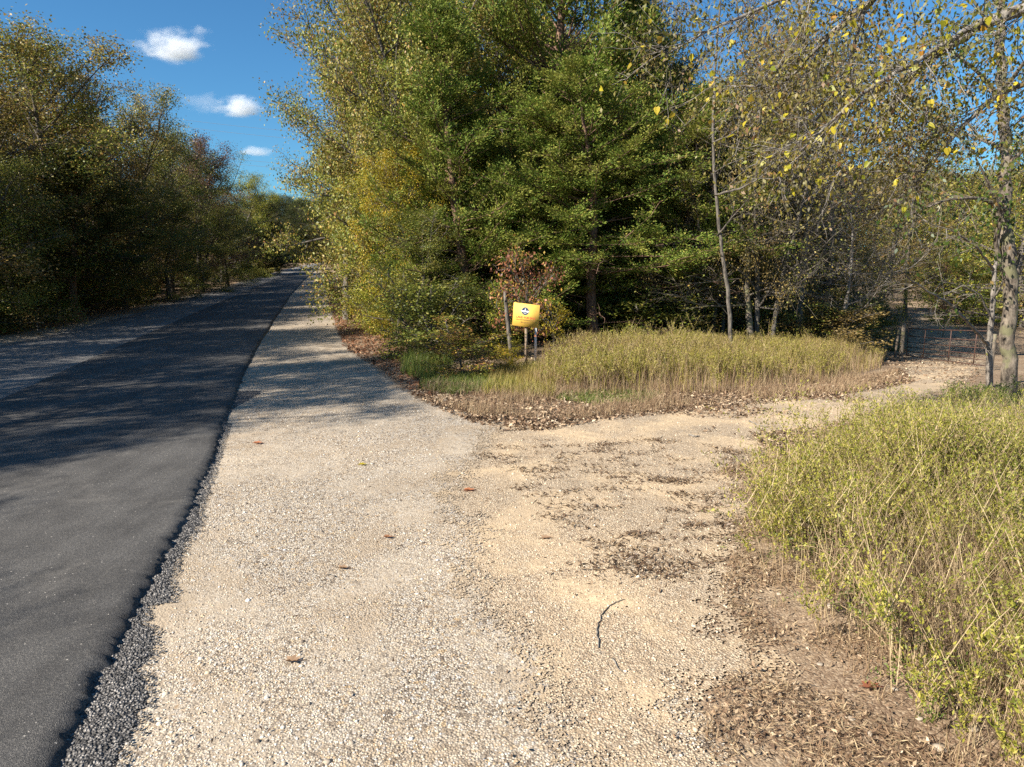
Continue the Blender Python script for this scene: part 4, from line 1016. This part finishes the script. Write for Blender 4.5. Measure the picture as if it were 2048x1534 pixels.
custom_tree('slender_bare_tree', b3, 'slender bleached bare tree whose pale limb curves out to the right of the cedars', lim, M['bark'], [('crown', 1.2, .07, .5, M['mixlf'], .06)], seed=12, subs=5, sublen=.8, twigs=5, twr=.004)

# ------------------------------------------------------------------ sale sign
def simple(name, col, rough=.5, spec=.4, bumps=None):
    m, t = mat(name); p = t.new('ShaderNodeTexCoord').outputs['Object']
    n = t.noise(p, 14, 4); c = t.mix(n, tuple(x * .82 for x in col), tuple(min(1, x * 1.1) for x in col))
    finish(t, principled(t, c, rough, spec, t.bump(t.noise(p, 60, 3), .3, .003))); return m
wood = bark_mat('weathered_wood', (.13, .09, .06), (.36, .27, .19), scale=14)
sb = gp(1052, 742); sc_ = at(1052, 630.5, sb[1] - .03)
sg = empty('sale_sign', sb, 'yellow land-for-sale sign with a dark blue round emblem on a thin wooden post', 'sign')
H0 = sc_[2] - sb[2]
mb = MB(); mb.box((0, .02, (H0 + .05) / 2), (.05, .035, H0 + .15)); link('post', mb.mesh('post', (wood,)), sg)
yaw = R_(-22); roll = R_(4.5)
Mr = Matrix.Rotation(yaw, 3, 'Z') @ Matrix.Rotation(roll, 3, 'Y')
mb = MB(); mb.box((0, 0, 0), (.515, .012, .425)); bd = link('board', mb.mesh('board', (simple('sign_yellow', (.86, .52, .10), .45),)), sg)
bd.location = (sc_[0] - sb[0], -.04, H0); bd.rotation_euler = Mr.to_euler()
def disc(r, n=40, e=1.0): a = np.arange(n) * 2 * math.pi / n; return np.column_stack([np.cos(a) * r, np.zeros(n), np.sin(a) * r * e])
def flat_poly(name, pts, y, m, parent, off=(0, 0)):
    me = bpy.data.meshes.new(name); pts = [(p[0] + off[0], y, p[-1] + off[1]) for p in pts]
    me.from_pydata(pts, [], [list(range(len(pts)))]); me.materials.append(m); return link(name, me, parent)
navy = simple('emblem_navy', (.02, .03, .08)); white = simple('emblem_white', (.8, .82, .8)); red = simple('lettering_red', (.42, .06, .03)); teal = simple('emblem_teal', (.07, .16, .17)); brn = simple('lettering_brown', (.22, .12, .03)); pale = simple('rim_tan', (.5, .36, .14))
eo = (-.02, .075)
em = flat_poly('emblem', disc(.074), -.0075, navy, bd, eo)
def sub(name, pts, y, m): return flat_poly(name, pts, y, m, em, eo)
sub('emblem_ring', [tuple(p) for p in disc(.066)], -.0085, teal)
sub('emblem_disc', [tuple(p) for p in disc(.060)], -.0095, navy)
sub('emblem_band', [(-.085, 0, .002), (-.055, 0, .014), (0, 0, .008), (.055, 0, .012), (.085, 0, -.004), (.05, 0, -.02), (0, 0, -.014), (-.055, 0, -.016)], -.0105, white)
sub('emblem_wave', [(-.035, 0, -.034), (0, 0, -.044), (.035, 0, -.034), (.025, 0, -.028), (0, 0, -.034), (-.025, 0, -.028)], -.0105, white)
sub('emblem_tower', [(-.012, 0, -.012), (-.006, 0, .045), (.004, 0, .052), (.012, 0, .04), (.006, 0, -.012)], -.0115, white)
sub('emblem_tower_wedge', [(.014, 0, -.02), (.014, 0, .018), (.026, 0, -.018)], -.0120, navy)  # navy wedge of the print, right of the tower
def text(body, size, z, m, x=0.0):
    cu = bpy.data.curves.new('lettering', 'FONT'); cu.body = body; cu.size = size; cu.align_x = 'CENTER'; cu.align_y = 'CENTER'; cu.offset = .0012
    cu.extrude = .0004
    o = bpy.data.objects.new('tmp', cu); COL.objects.link(o); dg_ = bpy.context.evaluated_depsgraph_get(); me = bpy.data.meshes.new_from_object(o.evaluated_get(dg_))
    bpy.data.objects.remove(o); me.materials.clear(); me.materials.append(m)
    l = link('lettering', me, bd); l.rotation_euler = (R_(90), 0, 0); l.location = (x, -.0078, z)
text('LAND FOR SALE', .052, -.045, red); text('CALL FOR MORE INFORMATION', .026, -.09, brn); text('501-555-0100', .034, -.135, brn)
# white survey stake behind the sign
g = gp(1071, 722); mb = MB(); hh = at(1071, 648, g[1])[2] - g[2]; mb.box((0, 0, hh / 2), (.05, .02, hh)); mb.box((0, 0, hh + .01), (.03, .02, .03))
tag(link('survey_stake', mb.mesh('survey_stake', (simple('white_paint', (.75, .74, .7)),)), loc=g), 'short white stake just behind the lower right corner of the sale sign', 'stake')
# grey post left of the sign
g = gp(1022, 728); hh = at(1022, 572, g[1])[2] - g[2]; rt = np.random.default_rng(2)
mb = MB(); mb.tube(bendline(rt, (0, 0, -.1), (.0, 0, 1), hh, 9, 0, .03), np.linspace(.05, .035, 10) * rt.uniform(.8, 1.15, 10), 8, True)
tag(link('dead_trunk', mb.mesh('dead_trunk', (M['bark'],), smooth=True), loc=g), 'grey dead trunk standing straight up just left of the sale sign', 'dead trunk')

# ------------------------------------------------------------------ gate
steel = None
m, t = mat('rusty_brown_pipe'); p = t.new('ShaderNodeTexCoord').outputs['Object']
finish(t, principled(t, t.ramp(t.noise(p, 8, 4), [(.35, (.035, .02, .016)), (.65, (.10, .05, .035))]), .6, .4)); steel = m
A = gp(1812, 716); B = gp(1974, 738); A[2] += .08; B[2] += .07; A2 = at(1812, 657, A[1]); Hg = A2[2] - A[2]
gt = empty('pipe_gate', A, 'rusty brown six-bar metal farm gate across the dirt track', 'gate')
u = B - A; up = np.array([0, 0, 1.0])
for k, f in enumerate([0, .16, .32, .5, .72, 1.0]):
    mb = MB(); mb.tube([up * Hg * f, u * .5 + up * (Hg * f - .012), u + up * Hg * f], .013 if f in (0, 1.0) else .010, 8, True); link('rail', mb.mesh('rail', (steel,), smooth=True), gt)
for f in [0, .25, .58, .86, 1.0]:
    mb = MB(); o = np.array([0, -.004, 0]) if 0 < f < 1 else 0; mb.tube([u * f + o, u * f + up * Hg * .5 + o, u * f + up * Hg + o], .013, 8, True); link('upright', mb.mesh('upright', (steel,), smooth=True), gt)
mb = MB(); mb.tube([up * Hg * .2, up * Hg * .2 + np.array([-.18, 0, 0])], .015, 6, True); mb.tube([up * Hg * .8, up * Hg * .8 + np.array([-.18, 0, 0])], .015, 6, True); link('hinge', mb.mesh('hinge', (steel,), smooth=True), gt)
def post(px, Y, y0, y1, rad, label):
    q = gp(px, y0); x, Y = q[0], q[1]; z0 = float(tz(x, Y)); z1 = at(px, y1, Y)[2]
    r = np.random.default_rng(int(px)); mb = MB(); mb.tube(bendline(r, (0, 0, -.3), (0, 0, 1), z1 - z0 + .3, 6, 0, .012), np.linspace(rad, rad * .93, 7), 10, True)
    tag(link('gate_post', mb.mesh('gate_post', (M['palebark'],), smooth=True), loc=(x, Y, z0)), label, 'post')
post(1801, 24.05, 722, 647, .055, 'grey weathered wooden post at the hinge end of the gate')
post(1789, 24.6, 716, 655, .035, 'thinner darker post just left of the hinge post')
xr_ = at(1975, 700, 22.5); post(1981, 22.5, 740, 668, .045, 'wooden post at the far right end of the gate, half hidden by stems')

# ------------------------------------------------------------------ small things on the ground
def stick(pts, rad, label, name='stick', m='limb', lift=.012):
    P = np.array([gp(*q) for q in pts]); b = P[0].copy(); s = np.linspace(0, len(P) - 1, len(P) * 4); P = np.stack([np.interp(s, np.arange(len(P)), P[:, k]) for k in range(3)], 1)
    P[1:-1] = (P[:-2] + 2 * P[1:-1] + P[2:]) / 4
    P = P - b; P[:, 2] += lift + rad * .6; P[:, :2] += np.random.default_rng(int(b[1] * 50)).normal(size=(len(P), 2)) * rad * .6; mb = MB(); mb.tube(P, np.linspace(rad, rad * .45, len(P)), 7, True)
    tag(link(name, mb.mesh(name, (M[m],), smooth=True), loc=b), label, 'stick', 'sticks on the ground')
stick([(1196, 1300), (1194, 1265), (1200, 1240), (1215, 1220), (1232, 1208), (1250, 1203)], .0045, 'curved brown stick lying on the gravel at centre right')
stick([(1225, 1322), (1235, 1340), (1250, 1352)], .004, 'short dark twig just below the curved stick')
stick([(1500, 845), (1512, 852), (1530, 856)], .012, 'dark twig on the tan drive near the grass strip')
stick([(1378, 872), (1390, 876), (1398, 875)], .012, 'small dark twig in the middle of the tan drive')
def dead_leaf(px, py, s, label, col='litter', k=5, seed=0):
    r = np.random.default_rng(seed); g = gp(px, py); mb = MB()
    # lobed curled leaf: ring of points around a centre
    n = 14; a = np.arange(n) * 2 * math.pi / n; rad = s * (.5 + .5 * (np.arange(n) % 2)) * r.uniform(.8, 1.15, n)
    V = np.column_stack([np.cos(a) * rad * 1.3, np.sin(a) * rad * .8, .012 + np.abs(np.sin(a)) * s * .35 + r.uniform(0, s * .2, n)])
    V = np.concatenate([V, [[0, 0, .012 + s * .05]]]); Tt = [[i, (i + 1) % n, n] for i in range(n)]
    mb.add(V, T=Tt); mb.tube([np.array([s * .9, 0, .02]), np.array([s * 1.6, s * .2, .015])], .002, 4)
    tag(link('fallen_leaf', mb.mesh('fallen_leaf', (M[col],)), loc=g), label, 'leaf', 'single fallen leaves on the gravel')
dead_leaf(584, 1327, .045, 'curled dark brown leaf on the gravel near the bottom left', seed=3)
dead_leaf(514, 889, .05, 'small orange-brown leaf near the road edge in the shadow streaks', 'rust', seed=4)
dead_leaf(936, 984, .05, 'reddish brown leaf in the middle of the gravel', 'rust', seed=5)
dead_leaf(775, 1078, .035, 'dark red-brown leaf on the gravel left of centre', 'redlitter', seed=6)
dead_leaf(1090, 1080, .04, 'brown leaf where gravel turns tan', seed=7)
dead_leaf(724, 932, .04, 'small yellowish leaf on the gravel, above the middle one', 'yellow', seed=8)
dead_leaf(685, 1140, .035, 'brown leaf fragment on the gravel, left and below of centre', seed=9)
dead_leaf(1740, 1380, .05, 'bright orange leaf lying in the litter at lower right', 'rust', seed=10)
# scraps of rubbish
def scrap(px, py, s, label, h=0.0, seed=0):
    r = np.random.default_rng(seed); g = gp(px, py); g[2] += h; V, Fc = stones(np.zeros((1, 2)), np.array([s]), 0, r); V[:, 2] += s * .4
    V = np.column_stack([V[:, 0] * 1.4, V[:, 1], V[:, 2]])
    tag(link('paper_scrap', mesh_np('paper_scrap', V, tris=Fc, mats=(white,)), loc=g), label, 'litter scrap', 'white scraps of rubbish')
scrap(880, 748, .05, 'crumpled bluish white scrap at the foot of the red bush', seed=1)
scrap(1962, 1215, .02, 'tiny white scrap caught among the dry stalks at right', h=.12, seed=2)
# small far reflector post
g = gp(619, 533); mb = MB(); mb.box((0, 0, .45), (.07, .05, .9)); mb.box((0, -.03, .8), (.16, .02, .2)); mb.tube([np.array([0, 0, .88]), np.array([0, 0, .95])], (.035, .02), 6, True)
tag(link('marker_post', mb.mesh('marker_post', (simple('faded_tan', (.4, .3, .22)),)), loc=g), 'tiny pale marker post at the far bend of the road', 'marker post')

# utility wires across the far gap
mw, t = mat('cable'); finish(t, principled(t, (.12, .12, .13), .6))
for k, (ya_, yb_) in enumerate([(232, 262), (246, 277), (300, 327), (310, 336)]):
    a = at(180, ya_ - 20, 90); c = at(900, yb_ + 20, 70); s = np.linspace(0, 1, 16)[:, None]; P = a * (1 - s) + c * s - np.array([0, 0, 1.0]) * 4 * s * (1 - s) * .6
    mb = MB(); mb.tube(P - a, .012, 5)
    tag(link('utility_wire', mb.mesh('utility_wire', (mw,)), loc=a), ['highest of the four thin wires crossing the sky gap', 'second highest of the four thin wires crossing the sky gap', 'third of the four thin wires, just above the lowest', 'lowest of the four thin wires crossing the sky gap'][k], 'wire', 'wires above the far road')

# ------------------------------------------------------------------ clouds
def cloud(px, py, w, h, label, dens, seed, D=700.0):
    c = at(px, py, D); w = w / F * D; h = h / F * D
    me = mesh_np('cloud', IV * 1.25, tris=IF); m, t = mat('cloud_vapour')
    tc = t.new('ShaderNodeTexCoord').outputs['Object']
    ln = t.new('ShaderNodeVectorMath', operation='LENGTH'); t.l.new(tc, ln.inputs[0])
    v = t.new('ShaderNodeVectorMath', operation='ADD'); t.l.new(tc, v.inputs[0]); v.inputs[1].default_value = (seed * 3.1, seed * 1.7, 0)
    n = t.noise(v.outputs[0], 1.5, 6, .62)
    sep = t.new('ShaderNodeSeparateXYZ'); t.l.new(tc, sep.inputs[0])
    flat = t.step(sep.outputs[2], -.6, -.35)
    d = t.math('ADD', t.math('SUBTRACT', .62, ln.outputs['Value']), t.math('MULTIPLY', t.math('SUBTRACT', n, .42), 2.0))
    d = t.math('MULTIPLY', t.step(d, 0.0, .7), flat)
    pv = t.new('ShaderNodeVolumePrincipled'); pv.inputs['Color'].default_value = (1, 1, 1, 1); t.l.new(t.math('MULTIPLY', d, dens), pv.inputs['Density']); pv.inputs['Anisotropy'].default_value = 0
    o = t.new('ShaderNodeOutputMaterial'); t.l.new(pv.outputs[0], o.inputs['Volume'])
    me.materials.append(m); ob = link('cloud', me, loc=c); ob.scale = (w / 2, w / 2.2, h / 2); tag(ob, label, 'cloud')
cloud(352, 95, 150, 84, 'largest white cloud, high in the blue gap', .10, 1)
cloud(480, 215, 120, 54, 'medium white cloud touching the right-hand trees', .09, 2)
cloud(512, 304, 90, 26, 'thin flat white cloud low in the gap', .06, 3)
cloud(400, 62, 54, 26, 'small faint wisp above right of the largest cloud', .03, 4)
cloud(275, 88, 60, 24, 'faint wisp left of the largest cloud', .02, 5)
cloud(405, 208, 110, 56, 'very faint haze patch left of the medium cloud', .012, 6)

# ------------------------------------------------------------------ light, sky, camera
w = bpy.data.worlds.new('World'); scn.world = w; w.use_nodes = True; wt = NT(w.node_tree); w.node_tree.nodes.clear()
sky = wt.new('ShaderNodeTexSky', sky_type='NISHITA'); sky.sun_disc = False; sky.sun_elevation = SUN_EL
sky.sun_rotation = math.atan2(SUN_DIR[0], SUN_DIR[1]); sky.air_density = 1.0; sky.dust_density = .2; sky.ozone_density = 3.0
bg = wt.new('ShaderNodeBackground'); bg.inputs[1].default_value = .068; wt.l.new(wt.mix(1.0, sky.outputs[0], (.40, .76, .96), 'MULTIPLY'), bg.inputs[0])
wo = wt.new('ShaderNodeOutputWorld'); wt.l.new(bg.outputs[0], wo.inputs[0])
sl = bpy.data.lights.new('sun', 'SUN'); sl.energy = 5.0; sl.angle = R_(.5); sl.color = (1.0, .935, .83)
so = bpy.data.objects.new('sun', sl); COL.objects.link(so)
sd = Vector((SUN_DIR[0] * math.cos(SUN_EL), SUN_DIR[1] * math.cos(SUN_EL), math.sin(SUN_EL)))
so.rotation_euler = sd.to_track_quat('Z', 'Y').to_euler(); so.location = sd * 50
cam = bpy.data.cameras.new('camera'); co = bpy.data.objects.new('camera', cam); COL.objects.link(co); scn.camera = co
cam.sensor_width = 36; cam.lens = 36 * F / 2048; cam.clip_end = 3000; cam.clip_start = .05
co.location = (0, 0, CAMH); co.rotation_euler = (R_(90) - PITCH, 0, 0)
scn.view_settings.view_transform = 'Standard'; scn.view_settings.look = 'None'; scn.view_settings.gamma = 1; scn.view_settings.exposure = 1.12
scn.cycles.use_denoising = False; scn.cycles.max_bounces = 6; scn.cycles.diffuse_bounces = 3; scn.cycles.transparent_max_bounces = 12; scn.cycles.volume_bounces = 3
